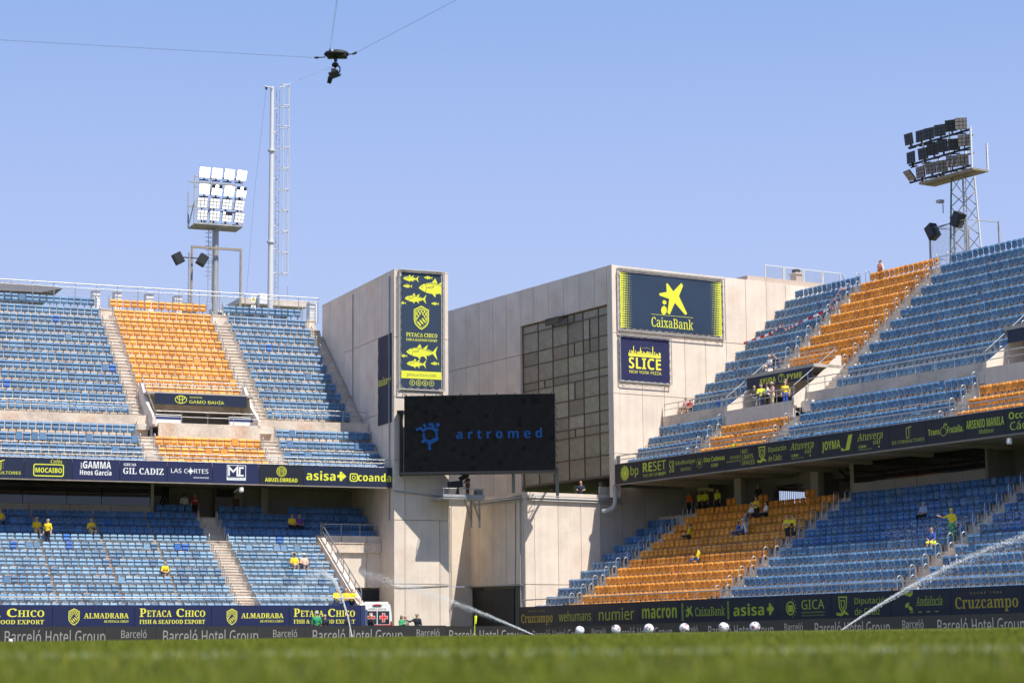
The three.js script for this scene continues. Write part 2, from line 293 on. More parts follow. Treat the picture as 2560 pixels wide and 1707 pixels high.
[[7.58, 9.75, 1.2, 'stand rail', { top: 'black', leg: 'grey', hair: 'black' }, 'person in black shirt at the left of the standing balcony group'], [8.3, 9.75, 1.0, 'stand rail', { top: 'hivis', leg: 'jeans', hair: 'greyhair' }, 'person in yellow-green shirt and jeans in the balcony group'], [8.78, 9.9, -.6, 'stand fold', { top: 'white', leg: 'black', hair: 'black' }, 'person in white top in the middle of the balcony group'], [9.45, 9.75, -.3, 'stand fold', { top: 'pink', leg: 'beige', shin: 'skin', hat: 'sun', hatc: 'beige', long: 1, hair: 'blond' }, 'person in straw hat with orange bag in the balcony group'], [10.3, 10.2, .4, 'stand', { top: 'black', leg: 'black', s: 1.08 }, 'tall person in black at the back of the balcony group'], [10.75, 9.75, .8, 'stand', { top: 'yellow', leg: 'blue', shin: 'blue', shoe: 'white', s: .95 }, 'young person in yellow and blue kit in the balcony group']].forEach(([u, d, t, p, c, l]) => standAt(R, u, d, 15.45, t, p, c, l));
sitAt(R, 9.05, 6.8, 13.13 - .845, .2, 'sit raise', { top: 'yellow', leg: 'blue', hat: 'cap', hatc: 'red', s: .85 }, 'child in yellow and blue kit seated behind the upper front rail');
standAt(R, 5.85, 22.55, 25.26, 0, 'stand', { top: 'orange', leg: 'black', arm: 'white', sleeve: 'white', stripe: 1, hair: 'black' }, 'steward in orange vest standing above the top orange row');
sitAt(R, 3.1, ...RY(8), -.8, 'sit', { top: 'yellow', leg: 'black', shin: 'skin' }, 'person in yellow sitting on a shaded orange seat at left');
sitAt(R, 7.74, ...RY(5), -.7, 'sit', { top: 'yellow', leg: 'jeans', hair: 'black' }, 'person in yellow shirt and jeans sitting on a sunlit orange seat');
sitAt(R, 8.26, ...RY(8), -.4, 'sit', { top: 'blue', leg: 'black', shin: 'skin', hair: 'black', s: .9 }, 'dark-haired child seated beside a white cap');
sitAt(R, 8.8, ...RY(8), -.5, 'sit', { top: 'ltblue', leg: 'jeans', hat: 'cap', hatc: 'white' }, 'seated person in white cap and patterned shirt');
standAt(R, 9.5, RY(8)[0] - .3, RY(8)[1], 2.2, 'stand raise', { top: 'grey', leg: 'white', shin: 'skin' }, 'person in grey shirt and white shorts lifting an arm');
standAt(R, 8.0, RY(10)[0] - .1, RY(10)[1], .3, 'stand fold', { top: 'yellow', leg: 'black', s: .95 }, 'person in yellow in the crowd on the shaded orange rows');
sitAt(R, 7.4, ...RY(10), .2, 'sit', { top: 'white', leg: 'black', hat: 'cap', hatc: 'white' }, 'person in white sitting behind the raised arm');
sitAt(R, 8.84, ...RY(10), -.3, 'sit', { top: 'white', leg: 'black', long: 1, hair: 'black' }, 'long-haired person in white top on the shaded orange row');
standAt(R, 14.85, RY(7)[0] - .35, RY(7)[1], .2, 'stand fold', { top: 'yellow', leg: 'black', shin: 'skin', shoe: 'white' }, 'left of two standing people in yellow with black shorts');
standAt(R, 15.35, RY(7)[0] - .3, RY(7)[1], -.2, 'stand', { top: 'yellow', leg: 'black', shin: 'skin', bag: 1, hair: 'black' }, 'right of two standing people in yellow, with black chest bag');
sitAt(R, 25.45, ...RY(8), .2, 'sit', { top: 'ltblue', leg: 'black', hair: 'greyhair' }, 'person in light blue shirt sitting alone on shaded blue seats');
standAt(R, 30.0, RY(6)[0] - .3, RY(6)[1], .5, 'stand point', { top: 'yellow', leg: 'green', hat: 'cap', hatc: 'hivis' }, 'person in yellow cap and shirt stretching an arm by the right stairs');
sitAt(R, 29.2, ...RY(5), .2, 'sit lean', { top: 'blue', leg: 'hivis', shin: 'skin', hair: 'brown' }, 'person in blue bending forward by the right stairs');
[[-3.6, 12.6, 'orange', 'steward in orange vest in the dark corner of the concourse'], [-2.6, 12.8, 'hivis', 'left steward in yellow-green vest in the dark concourse'], [-2.0, 12.8, 'hivis', 'middle steward in yellow-green vest in the dark concourse'], [-.6, 12.8, 'hivis', 'right steward in yellow-green vest in the dark concourse'], [3.4, 13.2, 'black', 'dark figure before the barred gate']].forEach(([u, d, t, l]) => standAt(R, u, d, 9.42, .2, 'stand', { top: t, leg: 'black' }, l));
standAt(R, 30.3, 11.6, 9.42, .4, 'stand raise', { top: 'yellow', leg: 'jeans' }, 'person in yellow lifting a camera at the right edge');
// ---------- ground ----------
const smooth = (a, b, x) => { const t = Math.min(1, Math.max(0, (x - a) / (b - a))); return t * t * (3 - 2 * t); };
function groundY(x, d) {
  const K = [[-50, -.07], [4, -.06], [6, -.012], [10, .042], [20, .148], [35, .298], [50, .44], [115, .79], [2000, .79]]; let i = 0; while (K[i + 1][0] < d) i++;
  const near = K[i][1] + (K[i + 1][1] - K[i][1]) * (d - K[i][0]) / (K[i + 1][0] - K[i][0]);
  return near + x * 0.0075 * smooth(4, 45, d) * (1 - smooth(58, 100, d)) * Math.max(0, 1 - Math.abs(x) / 120);
}
const texGrass = (() => { const a = fbm(512, 6, 5, 31), b = fbm(512, 90, 2, 32), c = fbm(512, 20, 3, 33); return mapTex(512, (x, y, i) => { const v = 0.72 + (a[i] - .5) * .55 + (b[i] - .5) * .75 + (c[i] - .5) * .3, q = c[i] > .58 ? (c[i] - .58) * 1.6 : 0; return [clamp(128 * v + 46 * q), clamp(142 * v + 30 * q), clamp(50 * v + 8 * q)]; }, 0.35); })();
const grassMat = mat([.52, .53, .30], { map: texGrass, roughness: 0.95 });
{
  const xs = [], ds = []; for (let i = -60; i <= 60; i++) xs.push(Math.sign(i) * (Math.abs(i) < 30 ? Math.abs(i) : 30 + (Math.abs(i) - 30) ** 1.9)); for (let d = -40; d < 0; d += 10) ds.push(d); for (let d = 0; d <= 120; d += 1) ds.push(d); for (const d of [140, 170, 220, 300, 450, 700, 1000]) ds.push(d);
  const p = [], uv = [], ix = []; for (const d of ds) for (const x of xs) { p.push(x, groundY(x, d), -d); uv.push(x, d); }
  const w = xs.length; for (let j = 0; j < ds.length - 1; j++) for (let i = 0; i < w - 1; i++) { const a = j * w + i; ix.push(a, a + 1, a + w + 1, a, a + w + 1, a + w); }
  const g = new THREE.BufferGeometry(); g.setAttribute('position', new THREE.Float32BufferAttribute(p, 3)); g.setAttribute('uv', new THREE.Float32BufferAttribute(uv, 2)); g.setIndex(ix); g.computeVertexNormals();
  const m = new THREE.Mesh(g, grassMat); m.name = 'pitch_ground'; m.receiveShadow = true; scene.add(m); m.userData.kind = 'structure'; m.userData.label = 'green mown pitch reaching to the boards';
}
const GY = 0.79;

// ---------- rows ----------
const rowsOf = (n, d0, dd, y0, dy) => Array.from({ length: n }, (_, k) => [d0 + dd * k, y0 + dy * k - 0.845]);
const LL = rowsOf(13, .05, .947, 3.28, .572), RL = rowsOf(13, .115, .935, 3.22, .587);
const LU1 = rowsOf(4, 6.8, 1.01, 12.79, .83), LU2 = [...rowsOf(11, 12.0, 1.035, 16.86, .816), [23.76, 25.155]];
const RU1 = rowsOf(4, 6.8, .9, 13.13, .79), RU2 = [...rowsOf(11, 11.73, .925, 17.14, .815), [21.92, 25.255]];
const LUMIN = -30, RUMAX = 47;

function panelWall(g, name, F, mk, cells, m = M.conc) { cells.forEach((c, i) => part(g, name, mk(...c), m[(i * 7 + Math.floor(i / 3)) % m.length])); }

// ---------- left stand, lower tier ----------
{
  const g = thing(L, 'lower_grandstand', 'lower concrete terrace of the left stand behind the navy boards', 'grandstand', [-12, 0, GY]);
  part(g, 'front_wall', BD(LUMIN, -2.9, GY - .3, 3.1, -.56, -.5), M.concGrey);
  terrace(L, g, LL.slice(0, 9), LUMIN, -3.4, null, LL[9][0] - .55); terrace(L, g, LL.slice(9), LUMIN, 1.15, null, 12.3);
  part(g, 'walkway_slab', BD(LUMIN, 1.15, LL[12][1] - .3, LL[12][1] - .01, 11.9, 24), M.stair);
  stairs(g, LL, -10.95, -9.72);
  // sloping flank wall and the wall over the gate
  part(g, 'flank_wall', profU([[-.45, GY - .2], [-.45, 3.2], [8.15, 8.05], [8.5, 8.05], [8.5, GY - .2]], -3.38, -2.9), M.rusty);
  for (const [a, b] of [[-2.86, -1.62], [-1.58, .2], [.24, 1.18]]) part(g, 'wall_panel', BD(a, b, 4.58, 8.05, 8.25, 8.55), M.conc[1]);
  part(g, 'wall_backing', BD(-2.89, 1.19, 4.5, 7.5, 8.56, 8.7), M.joint);
  for (let k = 0; k < LL.length - 1; k++) for (const [u, s] of [[-10.97, 'left'], [-9.70, 'right']]) hoop(L, u, LL[k][0] - .3, LL[k][1], `steel hoop handrail, lower left stand, ${ordinals[k]} row, ${s} side of stairs`);
  const low = (u, k) => (k >= 9 ? 'shadeBlue' : (k < 8 ? (rnd() < .8 ? 'pale' : 'blue') : 'pale'));  // back rows take the blue with the overhang shade painted in
  LL.forEach(([d, y], k) => {
    const o = { open: k === 7 ? .22 : .012, fresh: k === 7 || k === 8 ? .05 : .004 };
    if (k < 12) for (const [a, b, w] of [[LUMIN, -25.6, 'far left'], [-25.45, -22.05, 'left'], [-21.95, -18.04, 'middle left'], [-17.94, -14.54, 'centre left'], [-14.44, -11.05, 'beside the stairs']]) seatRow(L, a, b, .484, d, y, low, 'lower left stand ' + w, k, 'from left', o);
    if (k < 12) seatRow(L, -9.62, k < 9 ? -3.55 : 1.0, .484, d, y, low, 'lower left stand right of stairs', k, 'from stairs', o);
    else { seatRow(L, -13.6, -11.1, .484, d, y, 'shadeBlue', 'lower left stand top beside the box', k, 'from left'); seatRow(L, -9.3, -6.2, .484, d, y, 'shadeBlue', 'lower left stand top', k, 'from stairs'); seatRow(L, -4.4, .9, .484, d, y, 'shadeBlue', 'lower left stand top', k, 'from pillar'); }
  });
  railing(L, 'long steel front rail above the navy fish-export boards', [[LUMIN, -.5, 3.1], [-3.3, -.5, 3.1]], .52, { step: 3.2, r: .035 });
  railing(L, 'sloping steel handrail on the flank wall beside the ambulance', [[-3.1, -.3, 3.3], [-3.1, 8.1, 8.08]], .85, { step: 1.4, r: .04, rails: [1, .5] });
  railing(L, 'level steel rail on the wall above the black gate', [[-2.9, 8.4, 8.05], [1.1, 8.4, 8.05]], .78, { step: 1.6, r: .035 });
  const gt = thing(L, 'dark_gate', 'black louvred gate behind the ambulance', 'gate', [-.8, 8.6, GY]);
  part(gt, 'gate_leaf', BD(-2.85, -.9, GY - .2, 4.45, 8.4, 8.5), M.black); part(gt, 'gate_leaf', BD(-.86, 1.15, GY - .2, 4.45, 8.4, 8.5), M.black);
  for (let i = 0; i < 12; i++) part(gt, 'louvre_slat', BD(-.55, .6, 2.3 + i * .17, 2.4 + i * .17, 8.33, 8.39), M.darkSteel);
}
// ---------- left stand: boxes, concourse and doorways under the upper tier ----------
{
  const yb = LL[12][1] - .01;
  const g = thing(L, 'hospitality_box', 'glazed hospitality box at the back of the lower left stand', 'building', [-20, 12, yb]);
  for (let i = 0; i < 6; i++) part(g, 'base_panel', BD(-13.82 - i * 2.7, -13.82 - (i + 1) * 2.7 + .04, yb, 10.08, 12.0, 12.25), M.concGrey);
  for (const [a, b] of [[-17.1, -13.86], [-19.4, -17.14], [-22.3, -19.44], [-26, -22.34], [-30, -26.04]]) part(g, 'window_pane', BD(a, b, 10.1, 11.56, 12.06, 12.1), M.glassDark);
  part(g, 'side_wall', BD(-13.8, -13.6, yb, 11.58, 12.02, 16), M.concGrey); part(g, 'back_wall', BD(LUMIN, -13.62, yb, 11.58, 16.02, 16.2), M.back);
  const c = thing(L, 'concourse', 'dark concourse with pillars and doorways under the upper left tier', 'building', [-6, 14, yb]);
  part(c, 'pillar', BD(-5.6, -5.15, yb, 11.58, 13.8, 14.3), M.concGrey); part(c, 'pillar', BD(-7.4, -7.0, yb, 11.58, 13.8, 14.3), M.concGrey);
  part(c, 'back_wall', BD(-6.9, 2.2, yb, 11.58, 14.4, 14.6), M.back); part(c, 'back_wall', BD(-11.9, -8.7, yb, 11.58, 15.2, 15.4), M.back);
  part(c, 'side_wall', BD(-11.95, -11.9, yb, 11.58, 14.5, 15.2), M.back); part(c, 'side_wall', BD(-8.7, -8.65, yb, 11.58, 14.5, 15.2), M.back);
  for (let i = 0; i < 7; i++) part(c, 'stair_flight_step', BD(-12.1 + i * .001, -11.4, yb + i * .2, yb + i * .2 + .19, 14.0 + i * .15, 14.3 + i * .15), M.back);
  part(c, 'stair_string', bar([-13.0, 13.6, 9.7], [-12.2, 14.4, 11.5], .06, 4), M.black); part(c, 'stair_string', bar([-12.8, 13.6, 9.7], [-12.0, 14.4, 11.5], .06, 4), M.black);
  const h = thing(L, 'brick_house', 'sunlit yellow brick house seen through the concourse doorway', 'house', [-12, 27, GY]);
  part(h, 'wall', BD(-16, -6, GY - .3, 12.4, 27, 30), mat([.62, .53, .33], { map: texStep })); for (let i = 0; i < 20; i++) part(h, 'brick_course', BD(-15.95, -6.05, 8.4 + i * .2, 8.56 + i * .2, 26.95, 27), mat([.66, .57, .37]));
  part(h, 'window', BD(-8.3, -7.5, 9.5, 10.9, 26.9, 26.95), M.glassDark);
}
// ---------- left stand, upper tier ----------
{
  const g = thing(L, 'upper_grandstand', 'upper concrete terrace of the left stand with orange centre block', 'grandstand', [-12, 12, 11.6]);
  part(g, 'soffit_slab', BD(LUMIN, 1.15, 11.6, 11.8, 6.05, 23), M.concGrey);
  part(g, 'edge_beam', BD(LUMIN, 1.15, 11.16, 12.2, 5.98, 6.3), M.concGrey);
  part(g, 'fascia_trim', BD(LUMIN, 1.2, 11.12, 11.19, 5.86, 5.97), M.rust);
  terrace(L, g, LU1, LUMIN, 1.15, null, 10.6);
  part(g, 'walkway_wall', BD(LUMIN, -14.42, 13.9, 16.0, 10.6, 10.8), M.step[0]); part(g, 'walkway_wall', BD(-7.02, 1.15, 13.9, 16.0, 10.6, 10.8), M.step[0]);
  part(g, 'walkway_slab', BD(LUMIN, -14.42, 15.7, 16.005, 10.8, 11.6), M.stair); part(g, 'walkway_slab', BD(-7.02, 1.15, 15.7, 16.005, 10.8, 11.6), M.stair);
  terrace(L, g, LU2, LUMIN, 1.15, [[-14.42, -7.02, [0, 1]]], 24.6);
  part(g, 'top_ledge', BD(LUMIN, 1.15, 24.4, 25.16, 23.22, 24.6), M.step[1]); part(g, 'rear_wall', BD(LUMIN, 1.15, 9, 25.3, 24.6, 24.9), M.conc[1]);
  // entrance under the orange block
  part(g, 'entrance_floor', BD(-14.4, -7.04, 15.2, 15.36, 9.5, 16), M.stair); part(g, 'entrance_parapet', BD(-14.0, -7.04, 14.2, 15.42, 9.3, 9.5), M.step[2]);
  part(g, 'entrance_back_wall', BD(-14.4, -7.04, 15.36, 17.6, 15.5, 15.8), M.concGrey); part(g, 'entrance_lintel', BD(-14.4, -7.04, 17.55, 17.7, 11.0, 14.2), M.concGrey);
  for (const u of [-14.42, -7.2]) part(g, 'entrance_cheek', profU([[9.3, 15.3], [9.3, 15.75], [11.1, 16.8], [13.2, 18.55], [13.4, 18.55], [13.4, 15.3]], u, u + .2), M.conc[2]);
  for (const [a, b] of [[-15.36, -14.4], [-7.05, -5.86], [.28, 1.12]]) { stairs(g, LU1, a, b); stairs(g, LU2, a, b, 0, 10); part(g, 'stair_step', BD(a, b, 15.0, 15.4, 10.2, 10.595), M.stair); part(g, 'stair_step', BD(a, b, 24.2, 24.6, 22.6, 23.2), M.stair); }
  const cols = [['blue', LUMIN, -15.42, 'left of orange block', 'from left'], ['orange', -14.35, -7.1, 'orange block', 'from left'], ['blue', -5.81, .24, 'beside the tower', 'from left']];
  LU1.forEach(([d, y], k) => { for (const [c, a, b, w, f] of cols) if (!(c === 'orange' && k > 2)) seatRow(L, a, c === 'blue' && a > -8 ? 1.0 : b, .502, d, y, c, 'upper left stand front, ' + w, k, f, { open: k < 3 ? .06 : .015 }); });
  LU2.forEach(([d, y], k) => { for (const [c, a, b, w, f] of cols) if (!(c === 'orange' && k < 2)) seatRow(L, a, b, .502, d, y, c, 'upper left stand, ' + w, k, f, { open: .022 }); });
  const aisles = [[-15.38, 'left stairs, left side'], [-14.4, 'left stairs, right side'], [-7.06, 'right stairs, left side'], [-5.86, 'right stairs, right side'], [.3, 'stairs along the tower wall']];
  LU2.forEach(([d, y], k) => { for (const [u, w] of aisles) if (!(k < 2 && (u === -14.4 || u === -7.06))) hoop(L, u, d - .3, y, `steel hoop handrail, upper left stand, ${ordinals[k]} row, ${w}`); });
  LU1.forEach(([d, y], k) => { for (const [u, w] of aisles.slice(0, 4)) hoop(L, u, d - .3, y, `steel hoop handrail, upper left front rows, ${ordinals[k]} row, ${w}`); });
  railing(L, 'steel front rail above the upper left advertising panels', [[LUMIN, 6.1, 12.2], [1.1, 6.1, 12.2]], .85, { rails: [1, .72, .42], step: 2.6, r: .03 });
  railing(L, 'steel rail along the walkway wall left of the orange block', [[LUMIN, 10.7, 16.0], [-15.5, 10.7, 16.0]], .8, { rails: [1, .6], step: 1.55 });
  railing(L, 'steel rail along the walkway wall beside the tower', [[-5.8, 10.7, 16.0], [1.0, 10.7, 16.0]], .8, { rails: [1, .6], step: 1.55 });
  railing(L, 'steel balcony rail of the entrance under the orange seats', [[-14.2, 9.4, 15.42], [-7.1, 9.4, 15.42]], .78, { rails: [1, .55], step: 1.6 });
  railing(L, 'steel guard rail above the entrance sign in the orange block', [[-14.3, 13.1, 18.0], [-7.1, 13.1, 18.0]], .75, { rails: [1, .66, .33], step: 1.2 });
  for (const [u, w] of [[-14.3, 'left'], [-7.1, 'right']]) railing(L, `sloping steel rail on the ${w} cheek of the upper left entrance`, [[u, 9.4, 15.8], [u, 13.1, 18.5]], .5, { step: 1.5, r: .024, m: M.galv });
  for (const [a, b, w] of [[-13.9, -12.2, 'left'], [-8.8, -7.2, 'right']]) { const q = thing(L, 'entrance_barrier', `blue and white tarpaulin barrier on the ${w} of the upper left entrance`, 'barrier', [a, 10.6, 15.36]); part(q, 'lower_band', BD(a, b, 15.4, 15.78, 10.6, 10.66), M.white); part(q, 'upper_band', BD(a, b, 15.8, 16.02, 10.59, 10.67), mat([.03, .05, .16])); part(q, 'top_rail', bar([a - .1, 10.63, 16.1], [b + .1, 10.63, 16.1], .03), M.steel); part(q, 'post', bar([a - .05, 10.63, 15.36], [a - .05, 10.63, 16.1], .03), M.steel); part(q, 'post', bar([b + .05, 10.63, 15.36], [b + .05, 10.63, 16.1], .03), M.steel); }
  lone(L, 'wooden_counter', 'yellow counter top inside the upper left entrance', 'counter', [-10.3, 14, 15.36], [BD(-11, -9.6, 15.85, 15.93, 13.8, 14.3), BD(-10.9, -10.8, 15.36, 15.85, 13.9, 14.2), BD(-9.8, -9.7, 15.36, 15.85, 13.9, 14.2)], mat([.55, .38, .10]));
  // low hoop barriers between front rows
  for (let i = 0; i < 8; i++) { const u = -29 + i * 1.92 * 1.0; if (u < -16.6) lone(L, 'crowd_barrier', `low steel hoop barrier before the front upper left rows, ${ordinals[i]} from the left`, 'barrier', [u, 8.35, LU1[1][1]], tube([[u, 8.35, LU1[1][1] + .2], [u, 8.35, LU1[1][1] + 1.0], [u + 1.75, 8.35, LU1[1][1] + 1.0], [u + 1.75, 8.35, LU1[1][1] + .2]], .022), M.steel, 'low barriers of the upper left front rows'); }
  for (let i = 0; i < 7; i++) { const u = [-13.8, -11.6, -9.4, -5.9, -3.9, -1.9, -.1][i]; lone(L, 'crowd_barrier', `low steel hoop barrier, ${ordinals[i]} right of the left stairs, upper left front rows`, 'barrier', [u, 8.35, LU1[1][1]], tube([[u, 8.35, LU1[1][1] + .2], [u, 8.35, LU1[1][1] + 1.0], [u + (i === 6 ? 1 : 1.9), 8.35, LU1[1][1] + 1.0], [u + (i === 6 ? 1 : 1.9), 8.35, LU1[1][1] + .2]], .022), M.steel, 'low barriers of the upper left front rows'); }
  // fence along the top
  const f = thing(L, 'top_fence', 'tall wire mesh fence along the top of the left stand', 'fence', [-10, 24.7, 25.3]);
  part(f, 'top_rail', bar([LUMIN, 24.7, 27.15], [1.9, 24.7, 27.15], .045), M.steel); part(f, 'mid_rail', bar([LUMIN, 24.7, 26.85], [1.9, 24.7, 26.85], .03), M.steel);
  for (let i = 0; i < 21; i++) { const u = 1.9 - i * 1.55; part(f, 'post', bar([u, 24.7, 25.2], [u, 24.7, 27.15], .028, 4), M.steel); }
  const wires = []; for (let u = LUMIN; u < 1.9; u += .095) wires.push(BD(u, u + .009, 25.25, 26.85, 24.69, 24.7)); for (let i = 0; i < 6; i++) wires.push(BD(LUMIN, 1.9, 25.35 + i * .27, 25.36 + i * .27, 24.68, 24.69));
  const wm = part(f, 'wire_mesh', wires, M.galv); wm.userData.kind = 'stuff';
}
// ---------- tower at the end of the left stand ----------
{
  const g = thing(L, 'concrete_tower', 'pale concrete corner tower carrying the tall fish banner', 'tower', [3.2, 8, GY]);
  part(g, 'core', BD(1.28, 5.06, GY - .3, 25.9, 5.6, 21.4), M.joint);
  const ys = [[GY - .3, 4.72], [4.76, 8.98], [9.02, 12.98], [13.02, 17.28], [17.32, 21.38], [21.42, 26.0]];
  ys.forEach(([a, b], j) => { const us = j < 2 ? [[1.2, 1.95], [1.99, 4.45], [4.49, 5.13]] : [[1.2, 1.95], [1.99, 5.13]]; us.forEach(([p, q], i) => part(g, 'wall_panel', BD(p, q, a, b, 5.5, 5.66), M.conc[(i + j) % 4])); });
  const ds = [5.67, 6.3, 7.91, 9.62, 11.16, 12.82, 14.06, 16.1, 17.73, 19.6, 21.45];
  for (let i = 0; i < ds.length - 1; i++) { const lo = i > 6 ? [[9.5, 26.0]] : [[GY - .3, 12.0], [12.04, 16.4], [16.44, 21.72], [21.76, 26.0]]; lo.forEach(([a, b], j) => part(g, 'wall_panel', BD(1.2, 1.4, a, b, ds[i] + .02, ds[i + 1] - .015), M.conc[(i * 3 + j) % 4])); }
  part(g, 'wall_panel', BD(5.0, 5.15, GY - .3, 26.0, 5.68, 21.4), M.conc[1]);
  part(g, 'roof_cap', BD(1.18, 5.17, 26.0, 26.06, 5.48, 21.47), M.conc[3]);
  part(g, 'conduit', bar([1.12, 14.1, 16], [1.12, 14.1, 25.7], .04), M.galv); part(g, 'conduit', bar([1.12, 6.3, 9], [1.12, 6.3, 25.7], .05), M.galv);
  part(g, 'conduit', tube([[1.0, 5.42, 10.95], [3.0, 5.42, 10.75], [5.1, 5.42, 10.6]], .06), M.galv); part(g, 'conduit', tube([[.9, 5.42, 4.65], [1.6, 5.42, 4.55], [3, 5.42, 4.6], [5.1, 5.42, 4.72]], .03), M.galv);
  part(g, 'conduit', bar([5.18, 5.45, GY], [5.18, 5.45, 9.9], .035), M.galv);
  const w = thing(L, 'link_wall', 'recessed concrete wall between the tower and the gate', 'wall', [6.7, 9.8, GY]);
  for (const [a, b, i] of [[5.18, 6.9, 0], [6.94, 8.6, 1]]) { part(w, 'wall_panel', BD(a, b, GY - .3, 4.7, 9.6, 9.9), M.conc[i]); part(w, 'wall_panel', BD(a, b, 4.74, 10.3, 9.6, 9.9), M.conc[i + 1]); }
}
// ---------- end building of the right stand, glazed side ----------
{
  const g = thing(R, 'end_building', 'large concrete end building with a brown glazed side', 'building', [-8, 9, GY]);
  part(g, 'core', BD(-30, -3.35, 12.3, 26.5, 6.6, 25), M.back); part(g, 'roof_slab', BD(-30, -3.3, 26.5, 26.6, 6.1, 25), M.joint);
  const us = [-29.05, -27.05, -25.05, -23.1, -21.11, -19.13, -17.15, -15.19, -13.28, -11.29, -9.27, -7.29, -5.3, -3.8];
  for (let i = 0; i < us.length - 1; i++) {
    const a = us[i] + .02, b = us[i + 1] - .02;
    if (us[i + 1] <= -15) { part(g, 'wall_panel', BD(a, b, 21.9, 26.68, 6.0, 6.25), M.conc[(i * 3) % 4]); part(g, 'wall_panel', BD(a, b, 9.9, 21.86, 6.0, 6.25), M.conc[(i * 3 + 1) % 4]); }
    else part(g, 'wall_panel', BD(a, b, 24.0, 26.68, 6.0, 6.25), M.conc[(i * 3) % 4]);
  }
  part(g, 'corner_pillar', BD(-3.78, -3.2, 10.6, 26.68, 6.0, 6.5), M.conc[1]);
  part(g, 'joint_backing', BD(-29, -3.8, 12.2, 26.5, 6.3, 6.55), M.joint);
  // glazing
  const mu = [-15.15, -13.06, -11.09, -9.1, -7.12, -5.18, -3.8], ty = [23.93, 23.35, 21.9, 20.93, 19.67, 19.09, 17.81, 16.68, 15.73, 15.13, 13.56, 12.15];
  const pm = [[.40, .36, .25], [.34, .29, .205], [.44, .41, .28], [.30, .255, .18], [.37, .335, .235], [.47, .44, .33]].map((c) => phys(c, { roughness: .3, ior: 1.45, clearcoat: .25, clearcoatRoughness: .1, map: texGrime }));
  for (let i = 0; i < mu.length - 1; i++) for (let j = 0; j < ty.length - 1; j++) {
    if (i === 2 && j === 0) continue;
    const k = Math.floor(rnd() * 6), a = mu[i] + .027, b = mu[i + 1] - .027, lo = ty[j + 1] + .029, hi = ty[j] - .029;
    if (rnd() < .2) { const c = a + (b - a) * .42; part(g, 'window_pane', BD(a, c - .02, lo, hi, 6.22, 6.26), pm[k]); part(g, 'window_pane', BD(c + .02, b, lo, hi, 6.22, 6.26), pm[(k + 2) % 6]); part(g, 'mullion', BD(c - .02, c + .02, lo, hi, 6.16, 6.27), M.mull); }
    else part(g, 'window_pane', BD(a, b, lo, hi, 6.22, 6.26), pm[k]);
  }
  mu.forEach((u) => part(g, 'mullion', BD(u - .028, u + .028, 12.15, 23.95, 6.17, 6.28), M.mull)); ty.forEach((y) => part(g, 'transom', BD(-15.15, -3.8, y - .03, y + .03, 6.16, 6.285), M.mull));
  const op = part(g, 'open_window', BD(-11.0, -9.2, 23.38, 23.9, 5.5, 5.55), M.glassDark); op.geometry.translate(0, 0, 0);
  part(g, 'window_arm', bar([-9.2, 5.5, 23.4], [-9.2, 6.2, 23.9], .03), M.darkSteel);
  // CaixaBank end wall: plane u = -3.2
  const dw = [6.52, 8.46, 10.33, 12.17, 14.01, 15.87, 17.72, 19.62, 21.42, 23.3, 25.2];
  for (let i = 0; i < dw.length - 1; i++) for (const [a, b] of [[11.5, 13.55], [13.59, 17.7], [17.74, 21.9], [21.94, 26.66]]) { if (i > 3 && b < 17) continue; part(g, 'wall_panel', BD(-3.42, -3.2, a, i > 7 && b > 26 ? 26.6 : b, dw[i] + .015, dw[i + 1] - .015), M.conc[(i * 5 + Math.round(a)) % 4]); }
  for (const [a, b] of [[10.7, 13.55], [13.59, 17.7], [17.74, 21.9], [21.94, 26.66]]) part(g, 'corner_panel', BD(-3.19, -3.16, a, b, 6.0, 6.5), M.conc[Math.round(a) % 4]);
  part(g, 'joint_backing', BD(-3.5, -3.43, 11.5, 26.5, 6.5, 25.2), M.joint);
  part(g, 'roof_step', BD(-7, -3.3, 26.6, 27.0, 18, 26), mat([.62, .50, .42], { map: texConc }));
  // underside floor with void above the podium
  part(g, 'floor_beam', BD(-15.2, -3.8, 12.02, 12.14, 6.05, 12), M.mull);
  for (let i = 0; i < 3; i++) part(g, 'void_column', BD(-14.5 + i * 3.2, -14.1 + i * 3.2, 10.4, 12.05, 8, 8.4), M.concGrey);
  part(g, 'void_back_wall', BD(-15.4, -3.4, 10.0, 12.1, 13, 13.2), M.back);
  const fl = part(g, 'lit_tube', BD(-4.9, -4.5, 11.75, 11.82, 8.3, 8.6), (() => { const m = mat([.9, .9, .9]); m.emissive.setRGB(1, 1, 1); m.emissiveIntensity = 2; return m; })());
}
